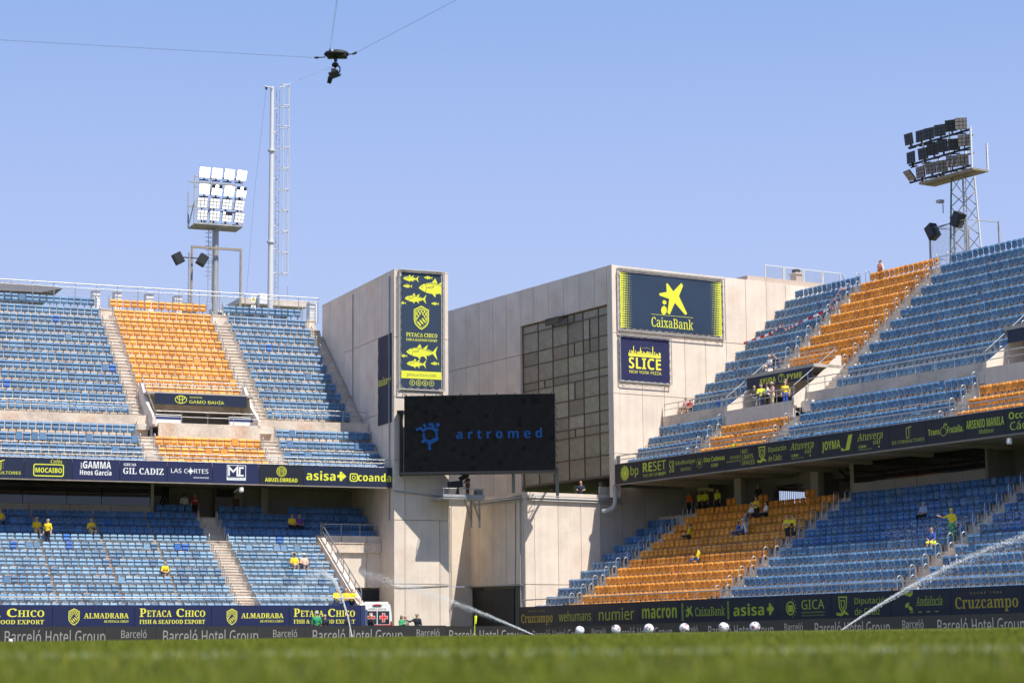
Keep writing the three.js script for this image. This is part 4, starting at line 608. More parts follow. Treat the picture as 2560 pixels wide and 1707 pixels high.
function adBoard(F, label, u0, u1, d, y0, y1, tex, { name = 'advertising_panel', th = .05, group, body = M.navy, gap = .012 } = {}) {
  const g = thing(F, name, label, 'advertising board', [(u0 + u1) / 2, d, y0], group);
  part(g, 'panel_body', BD(u0 + gap, u1 - gap, y0, y1, d, d + th), body);
  const p = new THREE.PlaneGeometry(u1 - u0 - 2 * gap - .004, y1 - y0 - .004); p.translate((u0 + u1) / 2, (y0 + y1) / 2, -d + .006);
  part(g, 'printed_face', p, mat([.93, .93, .93], { map: tex, roughness: .5 })); return g;
}
{ // upper left fascia
  const e = [-26.4, -23.35, -20.33, -17.3, -14.21, -11.21, -8.08, -5.01, -1.95, 1.2], y0 = 11.19, y1 = 12.53, w = 3.05, h = 1.34, px = 130;
  const S = [
    ['navy panel with thin yellow consultancy lettering at the left edge', NAVY, (x, W, H) => dsc(x, W, H, YEL)],
    ['navy panel with coffee lettering in a yellow rounded frame', NAVY, (x, W, H) => { fit(x, W, H, 'Cafés', RS, .56, .06, .8, .24, YEL, true); rrect(x, W * .2, H * .31, W * .62, H * .54, 14, YEL, H * .05); fit(x, W, H, 'MOCAIBO', SB, .235, .47, .79, .7, YEL); }],
    ['navy panel with bold white building supplies lettering', NAVY2, (x, W, H) => { x.save(); x.translate(W * .17, H * .46); x.rotate(-Math.PI / 2); x.fillStyle = WHT; x.font = `bold ${H * .11}px sans-serif`; x.fillText('GRUP', 0, H * .08); x.restore(); fit(x, W, H, 'GAMMA', SB, .22, .1, .82, .44, WHT); fit(x, W, H, 'Hnos García', SB, .16, .5, .83, .76, WHT); }],
    ['navy panel with white serif crane hire lettering', NAVY2, (x, W, H) => { fit(x, W, H, 'GRUAS', RB, .08, .14, .34, .27, WHT); fit(x, W, H, 'GIL CADIZ', RB, .07, .36, .93, .66, WHT); }],
    ['navy panel with white compass-star lettering', NAVY2, (x, W, H) => { fit(x, W, H, 'LAS C   RTES', SS, .08, .33, .91, .55, WHT); circ(x, W * .515, H * .44, H * .1, WHT, 3); for (let i = 0; i < 8; i++) { const a = i * Math.PI / 4, r = H * (i % 2 ? .12 : .22); poly(x, [[W * .515 + Math.cos(a) * r, H * .44 + Math.sin(a) * r], [W * .515 + Math.cos(a + 1.4) * H * .04, H * .44 + Math.sin(a + 1.4) * H * .04], [W * .515 + Math.cos(a - 1.4) * H * .04, H * .44 + Math.sin(a - 1.4) * H * .04]], WHT); } fit(x, W, H, 'OFFICE SOLUTIONS', SB, .58, .72, .92, .79, WHT); }],
    ['navy panel with square white interlocked letter logo', NAVY2, (x, W, H) => { x.strokeStyle = WHT; x.lineWidth = H * .03; x.strokeRect(W * .31, H * .1, W * .4, H * .72); x.lineWidth = H * .07; poly(x, [[W * .35, H * .62], [W * .35, H * .2], [W * .44, H * .42], [W * .53, H * .2], [W * .53, H * .6], [W * .67, H * .6]], WHT, H * .085, true); poly(x, [[W * .67, H * .22], [W * .58, H * .22], [W * .58, H * .6]], WHT, H * .085, true); x.fillStyle = WHT; x.fillRect(W * .31, H * .7, W * .4, H * .12); fit(x, W, H, 'MARTIN CANALLAS, S.L.U.', SB, .33, .735, .69, .785, NAVY2); }],
    ['dark navy panel with round engraved emblem over yellow bread lettering', DARKN, (x, W, H) => { circ(x, W * .5, H * .34, H * .25, YEL, H * .02); x.save(); x.beginPath(); x.arc(W * .5, H * .34, H * .24, 0, 7); x.clip(); for (let i = 0; i < 14; i++) { x.fillStyle = YEL; x.fillRect(W * .5 - H * .25, H * (.1 + i * .036), H * .12, H * .014); x.fillRect(W * .5 + H * .13, H * (.1 + i * .036), H * .12, H * .014); } x.restore(); rrect(x, W * .5 - H * .11, H * .14, H * .22, H * .4, H * .08, YEL, H * .025); for (let i = 0; i < 5; i++) { x.fillStyle = YEL; x.fillRect(W * .5 - H * .08, H * (.2 + i * .06), H * .16, H * .02); } fit(x, W, H, 'ABUELOBREAD', SB, .13, .66, .86, .86, YEL); }],
    ['dark navy panel with yellow rounded lettering and plus arrow', NAVY, (x, W, H) => asisa(x, W, H, YEL, .05)],
    ['dark navy panel with yellow lowercase letters beside the tower', NAVY, (x, W, H) => { rrect(x, W * .05, H * .36, W * .16, H * .36, 14, YEL, H * .06); rrect(x, W * .1, H * .46, W * .06, H * .16, 6, YEL, H * .04); fit(x, W, H, 'coanda', SB, .22, .3, .98, .72, YEL); }],
  ];
  S.forEach(([l, bg, f], i) => adBoard(L, l + ', upper left fascia', e[i], e[i + 1], 5.88, y0, y1, art(w, h, px, bg, f), { group: 'upper left fascia panels' }));
}
{ // upper right fascia
  const e = [-2.95, .15, 3.2, 6.28, 9.4, 12.48, 15.56, 18.62, 21.7, 24.75, 27.8, 30.87, 33.9, 37, 40.1], y0 = 11.4, y1 = 12.77, w = 3.07, h = 1.37, px = 130, Y = '#c9d236';
  const S = [
    ['black panel with yellow sunflower emblem and two letters', (x, W, H) => { x.save(); x.translate(W * .38, H * .5); for (let k = 0; k < 18; k++) { x.rotate(Math.PI / 9); poly(x, [[-H * .09, -H * .2], [0, -H * .42], [H * .09, -H * .2]], Y); } circ(x, 0, 0, H * .3, Y); circ(x, 0, 0, H * .2, '#9aa32a', 3); circ(x, 0, 0, H * .1, '#e3e651'); x.restore(); fit(x, W, H, 'bp', SS, .6, .18, .9, .78, Y); }],
    ['black panel with tall yellow fitness lettering', (x, W, H) => { fit(x, W, H, 'RE', SB, .06, .12, .42, .58, Y); fit(x, W, H, 'SET', SS, .45, .12, .93, .58, Y); fit(x, W, H, 'THE ART OF', SS, .06, .68, .62, .83, Y); fit(x, W, H, 'BODY', SB, .65, .68, .93, .83, Y); }],
    ['black panel with monogram and boutique hotel lettering', (x, W, H) => { fit(x, W, H, 'SB', RS, .04, .2, .22, .76, Y); fit(x, W, H, 'SohoBoutique', RS, .26, .24, .98, .5, Y); fit(x, W, H, 'HOTELS', RS, .46, .62, .82, .76, Y); }],
    ['black panel with round mark and cash store lettering', (x, W, H) => { circ(x, W * .12, H * .5, H * .22, Y, 3); fit(x, W, H, 'W', SB, .07, .38, .17, .6, Y); fit(x, W, H, 'Diaz Cadenas', SB, .27, .26, .98, .5, Y); fit(x, W, H, 'CASH', SB, .52, .6, .74, .76, Y); }],
    ['black panel with thin architecture studio lettering in two columns', (x, W, H) => { fit(x, W, H, 'ESTUDIO', SS, .16, .38, .48, .52, Y); fit(x, W, H, 'DE ARQUITECTURA', SS, .02, .58, .48, .68, Y); x.fillStyle = Y; x.fillRect(W * .51, H * .14, 3, H * .74); fit(x, W, H, 'NO', SS, .56, .14, .74, .34, Y); fit(x, W, H, 'LIMITS', SS, .56, .4, .92, .6, Y); fit(x, W, H, 'SPACES', SS, .56, .66, .96, .86, Y); }],
    ['black panel with shield over waves and provincial lettering', (x, W, H) => cadiz(x, W, H, Y)],
    ['black panel with script oil lettering, left of two alike', (x, W, H) => atuv(x, W, H, Y)],
    ['black panel with angular capital letters and big tick', (x, W, H) => { fit(x, W, H, 'JOYMA', SB, .05, .3, .6, .78, Y); poly(x, [[W * .62, H * .66], [W * .78, H * .8], [W * .62, H * .8]], Y); poly(x, [[W * .84, H * .16], [W * .96, H * .14], [W * .86, H * .8], [W * .74, H * .8]], Y); }],
    ['black panel with script oil lettering, right of two alike', (x, W, H) => atuv(x, W, H, Y)],
    ['black panel with spaced thin consultancy lettering', (x, W, H) => dsc(x, W, H, Y)],
    ['black panel with hand-drawn apple in the lettering', (x, W, H) => { fit(x, W, H, 'Trans', SB, .04, .4, .34, .66, Y); fit(x, W, H, 'Frutalla', SB, .54, .36, .92, .66, Y); fit(x, W, H, 'S.L.', SS, .92, .56, .98, .64, Y); circ(x, W * .44, H * .56, H * .17, Y, 5); poly(x, [[W * .44, H * .38], [W * .48, H * .2]], Y, 5, true); poly(x, [[W * .45, H * .34], [W * .53, H * .22], [W * .54, H * .32]], Y); }],
    ['black panel with arched condensed shop lettering', (x, W, H) => { fit(x, W, H, 'ARSENIO MANILA', SB, .02, .26, .97, .6, Y); fit(x, W, H, 'Multimar', RS, .34, .66, .72, .84, Y, true); }],
    ['black panel with large two-line lettering at the right edge', (x, W, H) => { fit(x, W, H, 'Occident', SB, .08, .14, .94, .44, Y); fit(x, W, H, 'Cádiz', SS, .1, .52, .7, .86, Y); }],
    ['plain black panel beyond the right edge', (x) => {}],
  ];
  S.forEach(([l, f], i) => adBoard(R, l + ', upper right fascia', e[i], e[i + 1], 5.88, y0, y1, art(w, h, px, '#14161f', f), { group: 'upper right fascia panels', body: M.black }));
}
{ // lower left boards
  const e = [-28.4, -22.6, -17.65, -12.9, -7.95, -3.25], pet = (x, W, H) => { const dx = 0; fit(x, W, H, 'P', RB, .06, .14, .145, .5, YEL2); fit(x, W, H, 'ETACA', RB, .155, .22, .48, .5, YEL2); fit(x, W, H, 'C', RB, .54, .14, .64, .5, YEL2); fit(x, W, H, 'HICO', RB, .65, .22, .92, .5, YEL2); fit(x, W, H, 'FISH & SEAFOOD EXPORT', RB, .06, .62, .92, .8, YEL2); };
  const alm = (x, W, H) => { shield(x, W * .26, H * .5, H * .72, '#1a2450', YEL2); fit(x, W, H, 'ALMADRABA', RB, .38, .34, .93, .56, YEL2); fit(x, W, H, 'DE PETACA CHICO', RB, .63, .64, .93, .74, YEL2, true); };
  [0, 1, 2, 3, 4].forEach((k, i) => adBoard(L, i % 2 ? `blue board with net shield and yellow fishery lettering, ${i === 1 ? 'left' : 'right'} of the two` : `blue board with two lines of yellow fish-export lettering, ${['at the left edge', '', 'between the two shields', '', 'nearest the ambulance'][i]}`, e[i], e[i + 1], -.66, 1.75, 3.16, art(4.95, 1.41, 110, '#1a2450', i % 2 ? alm : pet), { group: 'lower left boards' }));
  const g = thing(L, 'board_end', 'plain blue end panel beside the ambulance', 'panel', [-3, -.6, GY]); part(g, 'front_panel', BD(-3.24, -2.94, 1.7, 3.16, -.66, -.58), mat([.022, .04, .12])); part(g, 'return_panel', BD(-2.93, -2.75, 1.7, 2.9, -.5, .2), mat([.05, .09, .17]));
}
{ // lower right boards
  const e = [-5.05, -.63, 3.98, 8.84, 13.05, 18.09, 22.26, 26.87, 31.64, 36.08, 41.05, 46], Y = '#b9c32f', G = '#c3a52c';
  const S = [
    ['navy board with gold beer lettering beside the podium', (x, W, H) => cruz(x, W, H, G)],
    ['navy board with thin rounded humanist lettering', (x, W, H) => fit(x, W, H, 'wehumans', SS, .1, .26, .92, .72, Y)],
    ['navy board with thin square technical lettering', (x, W, H) => fit(x, W, H, 'numier', SS, .1, .22, .9, .74, Y)],
    ['navy board with bold rounded sportswear lettering', (x, W, H) => { fit(x, W, H, 'macron', SB, .08, .28, .94, .72, Y); }],
    ['navy board with star figure and bank lettering between dotted edges', (x, W, H) => { for (let i = 0; i < 14; i++) { x.fillStyle = Y; x.fillRect(W * .04, H * (.14 + i * .052), W * .035, H * .03); x.fillRect(W * .925, H * (.14 + i * .052), W * .035, H * .03); } caixaStar(x, W * .19, H * .48, H * .24, Y); fit(x, W, H, 'CaixaBank', RS, .31, .3, .88, .68, Y); }],
    ['navy board with fat rounded lettering and plus arrow', (x, W, H) => asisa(x, W, H, Y, .04)],
    ['navy board with round olive emblem and thin serif lettering', (x, W, H) => { circ(x, W * .25, H * .5, H * .24, Y, H * .06); rrect(x, W * .2, H * .38, W * .1, H * .26, 8, Y); for (let i = 0; i < 7; i++) { const a = -1.2 + i * .4; poly(x, [[W * .25 + Math.cos(a) * H * .3, H * .5 + Math.sin(a) * H * .3], [W * .25 + Math.cos(a) * H * .4, H * .5 + Math.sin(a) * H * .4]], Y, 3, true); } fit(x, W, H, 'GICA', SS, .46, .2, .88, .56, Y); fit(x, W, H, 'Gestores inmobiliarios', SS, .46, .64, .88, .71, Y); fit(x, W, H, 'de la provincia de Cádiz', SS, .46, .76, .88, .83, Y); }],
    ['navy board with shield over waves and provincial lettering', (x, W, H) => cadiz(x, W, H, Y)],
    ['navy board with two leaves and handwritten regional lettering', (x, W, H) => { x.save(); x.translate(W * .3, H * .44); for (const [a, b, r] of [[-.1, -.32, .5], [.13, -.28, -.5], [-.08, .1, -.6], [.1, .22, .5]]) { x.beginPath(); x.ellipse(a * H, b * H, H * .13, H * .07, r, 0, 7); x.fillStyle = Y; x.fill(); } x.restore(); fit(x, W, H, 'Andalucía', RS, .44, .24, .88, .58, Y, true); for (let i = 0; i < 4; i++) { x.fillStyle = Y; x.fillRect(W * (.32 + i * .14), H * .78, W * .06, H * .03); } }],
    ['navy board with gold beer lettering at the right edge', (x, W, H) => cruz(x, W, H, G)],
    ['plain navy board beyond the right edge', () => {}],
  ];
  S.forEach(([l, f], i) => adBoard(R, l + ', lower right', e[i], e[i + 1], -.62, 1.7, 3.14, art(4.6, 1.44, 110, '#151b30', f), { group: 'lower right boards' }));
}
{ // LED perimeter boards
  const P = 9.3, tex = art(P, 1.05, 110, '#2b2a2a', (x, W, H) => { fit(x, W, H, 'Barceló Hotel Group', SS, .015, .17, .645, 1.16, '#a5a29c'); fit(x, W, H, 'Barceló', SS, .745, .17, .91, .64, '#a5a29c'); x.fillStyle = 'rgba(30,30,30,.35)'; for (let i = 0; i < W; i += 3) x.fillRect(i, 0, 1, H); for (let j = 0; j < H; j += 3) x.fillRect(0, j, W, 1); });
  const lm = mat([.8, .8, .8], { map: tex, roughness: .5, emissiveMap: tex }); lm.emissive.setRGB(1, 1, 1); lm.emissiveIntensity = .46; const body = mat([.02, .02, .021], { roughness: .6 });
  const run = (A, B, y1, off, label) => {
    const dx = B.x - A.x, dz = B.z - A.z, len = Math.hypot(dx, dz), n = Math.round(len / 3.1), w = len / n, th = Math.atan2(-dz, dx), F = { th, P: (u, d, y) => new THREE.Vector3(A.x + Math.cos(th) * u - Math.sin(th) * d, y, A.z - Math.sin(th) * u - Math.cos(th) * d) };
    for (let i = 0; i < n; i++) {
      const u0 = i * w, g = thing(F, 'led_board', `dark LED board with grey hotel lettering, ${label}, ${ord(i + 1)} from the left`, 'advertising board', [u0 + w / 2, 0, GY - .05], 'LED perimeter boards');
      part(g, 'cabinet', BD(u0 + .005, u0 + w - .005, GY - .05, y1, 0, .12), body);
      const p = new THREE.PlaneGeometry(w - .014, y1 - GY - .03); p.translate(u0 + w / 2, (y1 + GY) / 2 - .01, .006); const uv = p.attributes.uv; for (let k = 0; k < 4; k++) { uv.setX(k, ((off + u0 + uv.getX(k) * w) / P)); } tex.wrapS = THREE.RepeatWrapping; part(g, 'screen_face', p, lm); part(g, 'foot', BD(u0 + .3, u0 + .4, GY - .05, GY, .12, .7), body);
    }
    return off + len;
  };
  const a = L.P(-29.2, -3, 0), b = L.P(1.6, -3, 0), c = R.P(-1.1, -3, 0), d = R.P(46, -3, 0);
  let off = run(a, b, 1.86, 6.0, 'goal line run'); off = run(b, c, 1.82, off + .3, 'corner run'); run(c, d, 1.76, off + 2.2, 'touchline run');
}
// ---------- banners with lashed tubular frames ----------
function banner(F, label, axis, at, a0, a1, y0, y1, tex, frameOut) {   // axis 'u': on a plane d=at ; axis 'd': on a plane u=at
  const P = (a, y, o) => axis === 'u' ? [a, at - o, y] : [at + o, a, y];
  const g = thing(F, 'lashed_banner', label, 'banner', P((a0 + a1) / 2, y0, 0));
  // the cloth is a slightly billowing sheet
  const nx = 18, ny = 18, pl = new THREE.PlaneGeometry(a1 - a0, y1 - y0, nx, ny), q = pl.attributes.position;
  for (let i = 0; i < q.count; i++) { const x = q.getX(i) / (a1 - a0) + .5, y = q.getY(i) / (y1 - y0) + .5, ed = Math.min(x, 1 - x, y, 1 - y); q.setZ(i, .02 * Math.sin(x * 9 + y * 4) * Math.min(1, ed * 6) + (ed < .001 ? .015 * Math.sin(x * 40 + y * 37) : 0)); }
  pl.computeVertexNormals(); if (axis === 'd') pl.rotateY(Math.PI / 2); const c = P((a0 + a1) / 2, 0, .14); pl.translate(c[0], (y0 + y1) / 2, -c[1]);
  if (axis === 'd') { /* looking along -u the cloth's right is larger d */ const uv = pl.attributes.uv; const s = new THREE.Vector3(0, 0, 1); for (let i = 0; i < uv.count; i++) uv.setX(i, banner.flip ? 1 - uv.getX(i) : uv.getX(i)); }
  part(g, 'printed_cloth', pl, mat([.93, .93, .93], { map: tex, roughness: .6, side: THREE.DoubleSide }));
  if (frameOut) {
    const m = frameOut, A0 = a0 - m, A1 = a1 + m, Y0 = y0 - m, Y1 = y1 + m;
    for (const o of [.06, .3]) for (const [p, s] of [[[A0, Y0], [A1, Y0]], [[A0, Y1], [A1, Y1]], [[A0, Y0], [A0, Y1]], [[A1, Y0], [A1, Y1]]]) part(g, 'frame_tube', bar(P(p[0], p[1], o), P(s[0], s[1], o), .035, 5), M.galv);
    const zig = []; const lace = (p, s) => { const n = Math.round(Math.hypot(s[0] - p[0], s[1] - p[1]) / .55); for (let i = 0; i < n; i++) { const t0 = i / n, t1 = (i + .5) / n, t2 = (i + 1) / n, L2 = (t) => [p[0] + (s[0] - p[0]) * t, p[1] + (s[1] - p[1]) * t], mid = L2(t1), ix = mid[0] + Math.sign((a0 + a1) / 2 - mid[0]) * (p[0] === s[0] ? m : 0), iy = mid[1] + Math.sign((y0 + y1) / 2 - mid[1]) * (p[1] === s[1] ? m : 0); zig.push(bar(P(...L2(t0), .2), P(ix, iy, .16), .012, 3), bar(P(ix, iy, .16), P(...L2(t2), .2), .012, 3)); } };
    lace([A0, Y0], [A1, Y0]); lace([A0, Y1], [A1, Y1]); lace([A0, Y0], [A0, Y1]); lace([A1, Y0], [A1, Y1]); part(g, 'lashing', zig, M.white);
    for (const a of [A0 + .4, A1 - .4]) for (const y of [Y0, Y1]) part(g, 'wall_bracket', bar(P(a, y, 0), P(a, y, .3), .03, 4), M.galv);
  }
  return g;
}
{
  const B = '#1f3650';
  banner(L, 'tall dark blue banner with yellow tuna fish on the tower', 'u', 5.48, 1.66, 4.56, 17.95, 25.85, art(2.9, 7.9, 150, B, (x, W, H) => {
    fish(x, W * .24, H * .052, W * .4, B); fish(x, W * .68, H * .033, W * .22, B); fish(x, W * .16, H * .118, W * .24, B); x.save(); x.beginPath(); x.rect(0, 0, W, H); x.clip(); fish(x, W * .92, H * .125, W * .98, B); x.restore(); fish(x, W * .36, H * .225, W * .55, B); fish(x, W * .03, H * .268, W * .18, B); fish(x, W * .85, H * .258, W * .2, B);
    shield(x, W * .5, H * .388, H * .21, B); circ(x, W * .69, H * .315, 5, YEL, 2); fit(x, W, H, 'PETACA CHICO', RB, .12, .522, .9, .557, YEL); fit(x, W, H, 'FISH & SEAFOOD EXPORT', RB, .12, .573, .9, .594, YEL);
    fish(x, W * .52, H * .69, W * .8, B); fish(x, W * .06, H * .728, W * .18, B); fish(x, W * .38, H * .792, W * .5, B); fish(x, W * .84, H * .782, W * .22, B); x.fillStyle = YEL; x.fillRect(0, H * .855, W, H * .066); fit(x, W, H, 'petacachico.com', RS, .13, .872, .87, .908, B);
    [.27, .43, .59, .75].forEach((a, i) => { circ(x, W * a, H * .957, W * .062, YEL, 5); fit(x, W, H, ['f', 'O', 'D', 'y'][i], SB, a - .022, .947, a + .022, .968, YEL); });
  }), .17);
  banner.flip = true;
  banner(L, 'narrow navy banner with yellow lettering on the shaded tower wall', 'd', 1.02, 5.95, 8.7, 15.62, 21.72, art(2.75, 6.1, 90, '#232a40', (x, W, H) => { fit(x, W, H, 'asisa', SB, .05, .46, .7, .56, '#d9d940'); x.fillStyle = '#d9d940'; x.fillRect(W * .74, H * .495, W * .22, H * .026); x.fillRect(W * .81, H * .465, W * .07, H * .085); }));
  banner.flip = false;
  const dots = (x, W, H, y) => { for (let s = 0; s < 2; s++) for (let j = 0; j < 24; j++) for (let i = 0; i < 7; i++) { const r = H * .021 * (1 - i / 7.4), cx = s ? W - (i + .45) * W * .0165 : (i + .45) * W * .0165; circ(x, cx, (j + .5) * H / 24, r, YEL); } };
  banner(R, 'large dark blue bank banner with yellow star figure and dotted edges', 'd', -3.2, 6.62, 15.4, 22.3, 26.25, art(8.8, 3.95, 110, B, (x, W, H) => { dots(x, W, H); caixaStar(x, W * .515, H * .40, H * .305, YEL); x.fillStyle = YEL; x.fillRect(W * .3, H * .705, W * .41, 3); fit(x, W, H, 'CaixaBank', RS, .3, .745, .71, .93, YEL); }), .2);
  banner(R, 'square navy pizza banner with yellow skyline', 'd', -3.2, 6.55, 10.7, 18.65, 21.7, art(4.15, 3.05, 120, '#1f2350', (x, W, H) => { const R3 = rng(9); x.fillStyle = YEL2; x.fillRect(W * .17, H * .4, W * .66, H * .04); for (let i = 0; i < 34; i++) { const a = .17 + i * .0194, h = .03 + R3() * .09 + (i === 5 || i === 12 ? .12 : 0) + (i === 25 ? .17 : 0); x.fillRect(W * a, H * (.41 - h), W * .017, H * h); } poly(x, [[W * .415, H * .18], [W * .422, H * .3], [W * .408, H * .3]], YEL2); poly(x, [[W * .665, H * .16], [W * .672, H * .3], [W * .658, H * .3]], YEL2); for (let i = 0; i < 5; i++) circ(x, W * (.46 + i * .035), H * (.25 - Math.sin((i + .6) / 5 * 3) * .03), 3, YEL2); fit(x, W, H, 'SLICE', SB, .17, .46, .83, .72, YEL2); fit(x, W, H, 'NEW YORK PIZZA', SS, .18, .755, .83, .825, YEL2); }), .1);
  adBoard(L, 'dark entrance sign with yellow car maker emblem over the upper left entrance', -13.9, -7.5, 11.0, 16.85, 17.6, art(6.4, .75, 110, NAVY, (x, W, H) => { x.strokeStyle = YEL; x.lineWidth = 5; for (const [a, b] of [[H * .52, H * .34], [H * .16, H * .34]]) { x.beginPath(); x.ellipse(W * .28, H * .52, a, b, 0, 0, 7); x.stroke(); } x.beginPath(); x.ellipse(W * .28, H * .36, H * .36, H * .16, 0, 0, 7); x.stroke(); fit(x, W, H, 'TOYOTA', SS, .37, .2, .51, .36, YEL); fit(x, W, H, 'GAMO BAHÍA', SS, .37, .46, .75, .84, YEL); }), { name: 'entrance_sign' });
  const ay = () => art(6.8, .85, 110, NAVY, (x, W, H) => { fit(x, W, H, 'AYUDA', SB, .2, .26, .46, .76, YEL); circ(x, W * .545, H * .5, H * .36, YEL, 5); fit(x, W, H, '7', RB, .525, .24, .565, .78, YEL); fit(x, W, H, 'PYME', SB, .63, .26, .86, .76, YEL); });
  adBoard(R, 'dark entrance sign with yellow lettering above the standing group', 5.5, 12.15, 10.8, 17.25, 18.0, ay(), { name: 'entrance_sign' });
  adBoard(R, 'dark entrance sign of the right upper entrance', 29.4, 36.1, 10.8, 17.25, 18.0, ay(), { name: 'entrance_sign' });
}
// ---------- big screen ----------
{
  const A = new THREE.Vector3(-7.27, 0, -139.75), B = new THREE.Vector3(2.83, 0, -139.0), th = Math.atan2(-(B.z - A.z), B.x - A.x), w = A.distanceTo(B);
  const F = { th, P: (u, d, y) => new THREE.Vector3(A.x + Math.cos(th) * u - Math.sin(th) * d, y, A.z - Math.sin(th) * u - Math.cos(th) * d) };
  const g = thing(F, 'video_screen', 'large black video screen with blue lettering at the corner', 'screen', [w / 2, .4, 12.05]);
  const tex = art(w, 5.06, 100, '#15171b', (x, W, H) => { const R4 = rng(12); const c = H / 16; for (let j = 0; j < 16; j++) for (let i = 0; i < 32; i++) { const v = R4(); x.fillStyle = v < .06 ? 'rgba(8,8,10,.55)' : v > .6 ? 'rgba(40,44,50,.10)' : 'rgba(0,0,0,.05)'; x.fillRect(i * c, j * c, c, c); } const Bl = '#17427f'; x.strokeStyle = Bl; x.lineWidth = H * .03; x.beginPath(); x.arc(W * .165, H * .53, H * .1, -2.6, 1.9); x.stroke(); x.beginPath(); x.arc(W * .165, H * .53, H * .075, .6, 3.6); x.stroke(); poly(x, [[W * .115, H * .62], [W * .145, H * .58]], Bl, H * .04, true); poly(x, [[W * .075, H * .45], [W * .11, H * .43], [W * .125, H * .47]], Bl, H * .034, true); poly(x, [[W * .13, H * .37], [W * .14, H * .42]], Bl, H * .034, true); poly(x, [[W * .16, H * .38], [W * .185, H * .38], [W * .195, H * .44], [W * .225, H * .46]], Bl, H * .034, true); poly(x, [[W * .205, H * .6], [W * .225, H * .56]], Bl, H * .034, true); poly(x, [[W * .17, H * .63], [W * .165, H * .7], [W * .175, H * .72]], Bl, H * .034, true); circ(x, W * .222, H * .39, H * .028, Bl); fit(x, W, H, 'a r t r o m e d', SB, .345, .45, .915, .585, Bl); });
  part(g, 'cabinet', BD(0, w, 12.14, 17.22, .02, .45), M.black); const p = new THREE.PlaneGeometry(w - .06, 5.0); p.translate(w / 2, 14.68, .004 - .02 + .02); part(g, 'screen_face', p, phys([.8, .8, .8], { map: tex, roughness: .85, specularIntensity: .15 }));
  part(g, 'bottom_beam', BD(-.25, w + .1, 11.94, 12.1, .0, .9), M.black); for (let i = 0; i < 9; i++) part(g, 'top_lug', BD(.1 + i * 1.22, .16 + i * 1.22, 17.18, 17.32, .1, .3), M.black);
  for (const d of [.5, 1.0]) part(g, 'side_column', BD(-.38, -.22, 11.9, 16.2, d, d + .12), M.black); for (let i = 0; i < 8; i++) part(g, 'lattice_bar', bar([-.3, .55, 12.1 + i * .5], [-.3, 1.05, 12.6 + i * .5], .03, 4), M.black); part(g, 'column_cap', BD(-.55, -.1, 16.1, 16.3, .4, 1.2), M.black);
  for (let i = 0; i < 9; i++) { part(g, 'side_bracing', bar([w - .05, .5, 12.3 + i * .52], [w + .1, 1.0, 12.56 + i * .52], .025, 4), M.darkSteel); part(g, 'side_bracing', bar([w + .1, 1.0, 12.56 + i * .52], [w - .05, .5, 12.82 + i * .52], .025, 4), M.darkSteel); }
  // lattice trusses behind the screen, reaching the tower
  for (const y of [12.3, 13.5]) part(g, 'truss_chord', BD(.2, 5.5, y - .05, y + .05, .75, .85), M.black); const lat = []; for (let i = 0; i < 12; i++) { lat.push(bar([.2 + i * .44, .8, 12.3], [.64 + i * .44, .8, 13.5], .03, 4), bar([.64 + i * .44, .8, 12.3], [.2 + i * .44, .8, 13.5], .03, 4)); } part(g, 'truss_lattice', lat, M.black);
  for (const u of [.6, 2.6, 4.4]) part(g, 'tower_bracket', bar([u, .5, 12.4], [u + .4, 2.6, 12.3], .05, 4), M.black);
  for (const [u, len] of [[7.0, 4.2], [w - .1, 3.6]]) { part(g, 'outrigger', bar([u, .5, 12.35], [u, len, 12.35], .08, 4), M.darkSteel); part(g, 'post', BD(u - .11, u + .11, 10.3, 12.6, len - .1, len + .12), mat([.06, .08, .09], { metalness: .4, roughness: .5 })); }
}
// ---------- floodlights, mast, loudspeakers, cable camera ----------
const lampOn = (() => { const m = mat([.95, .95, .95]); m.emissive.setRGB(1, 1, 1); m.emissiveIntensity = 6; return m; })(), lampDim = (() => { const m = mat([.55, .56, .58], { roughness: .3 }); m.emissive.setRGB(1, 1, 1); m.emissiveIntensity = .7; return m; })();
const lampOff = mat([.045, .047, .052], { roughness: .35 }), lampBrown = mat([.22, .19, .17], { roughness: .35 });
function floodlight(F, o, turn, tilt, size, mats, label, group) {   // 3x3 cells; o = centre [u,d,y]
  const g = new THREE.Group(); g.name = numbered('floodlight'); g.position.copy(F.P(...o)); g.rotation.set(tilt, F.th + turn, 0, 'YXZ'); scene.add(g); meta(g, label, 'floodlight', group);
  const add = (n, geo, m) => { const q = new THREE.Mesh(geo, m); q.name = n; q.castShadow = q.receiveShadow = true; g.add(q); };
  const c = size / 3; add('housing', quadBox(-size / 2, size / 2, -size / 2, size / 2, -.1, -.01), M.darkSteel);
  for (let j = 0; j < 3; j++) for (let i = 0; i < 3; i++) add('lamp_cell', quadBox(-size / 2 + i * c + .02, -size / 2 + (i + 1) * c - .02, -size / 2 + j * c + .02, -size / 2 + (j + 1) * c - .02, -.01, .015), mats(i, j));
  add('bracket', merge([quadBox(-.04, .04, -size / 2 - .25, .1, -.3, -.1), quadBox(-.35, .35, -size / 2 - .28, -size / 2 - .2, -.34, -.26)]), M.darkSteel);
  return g;
}
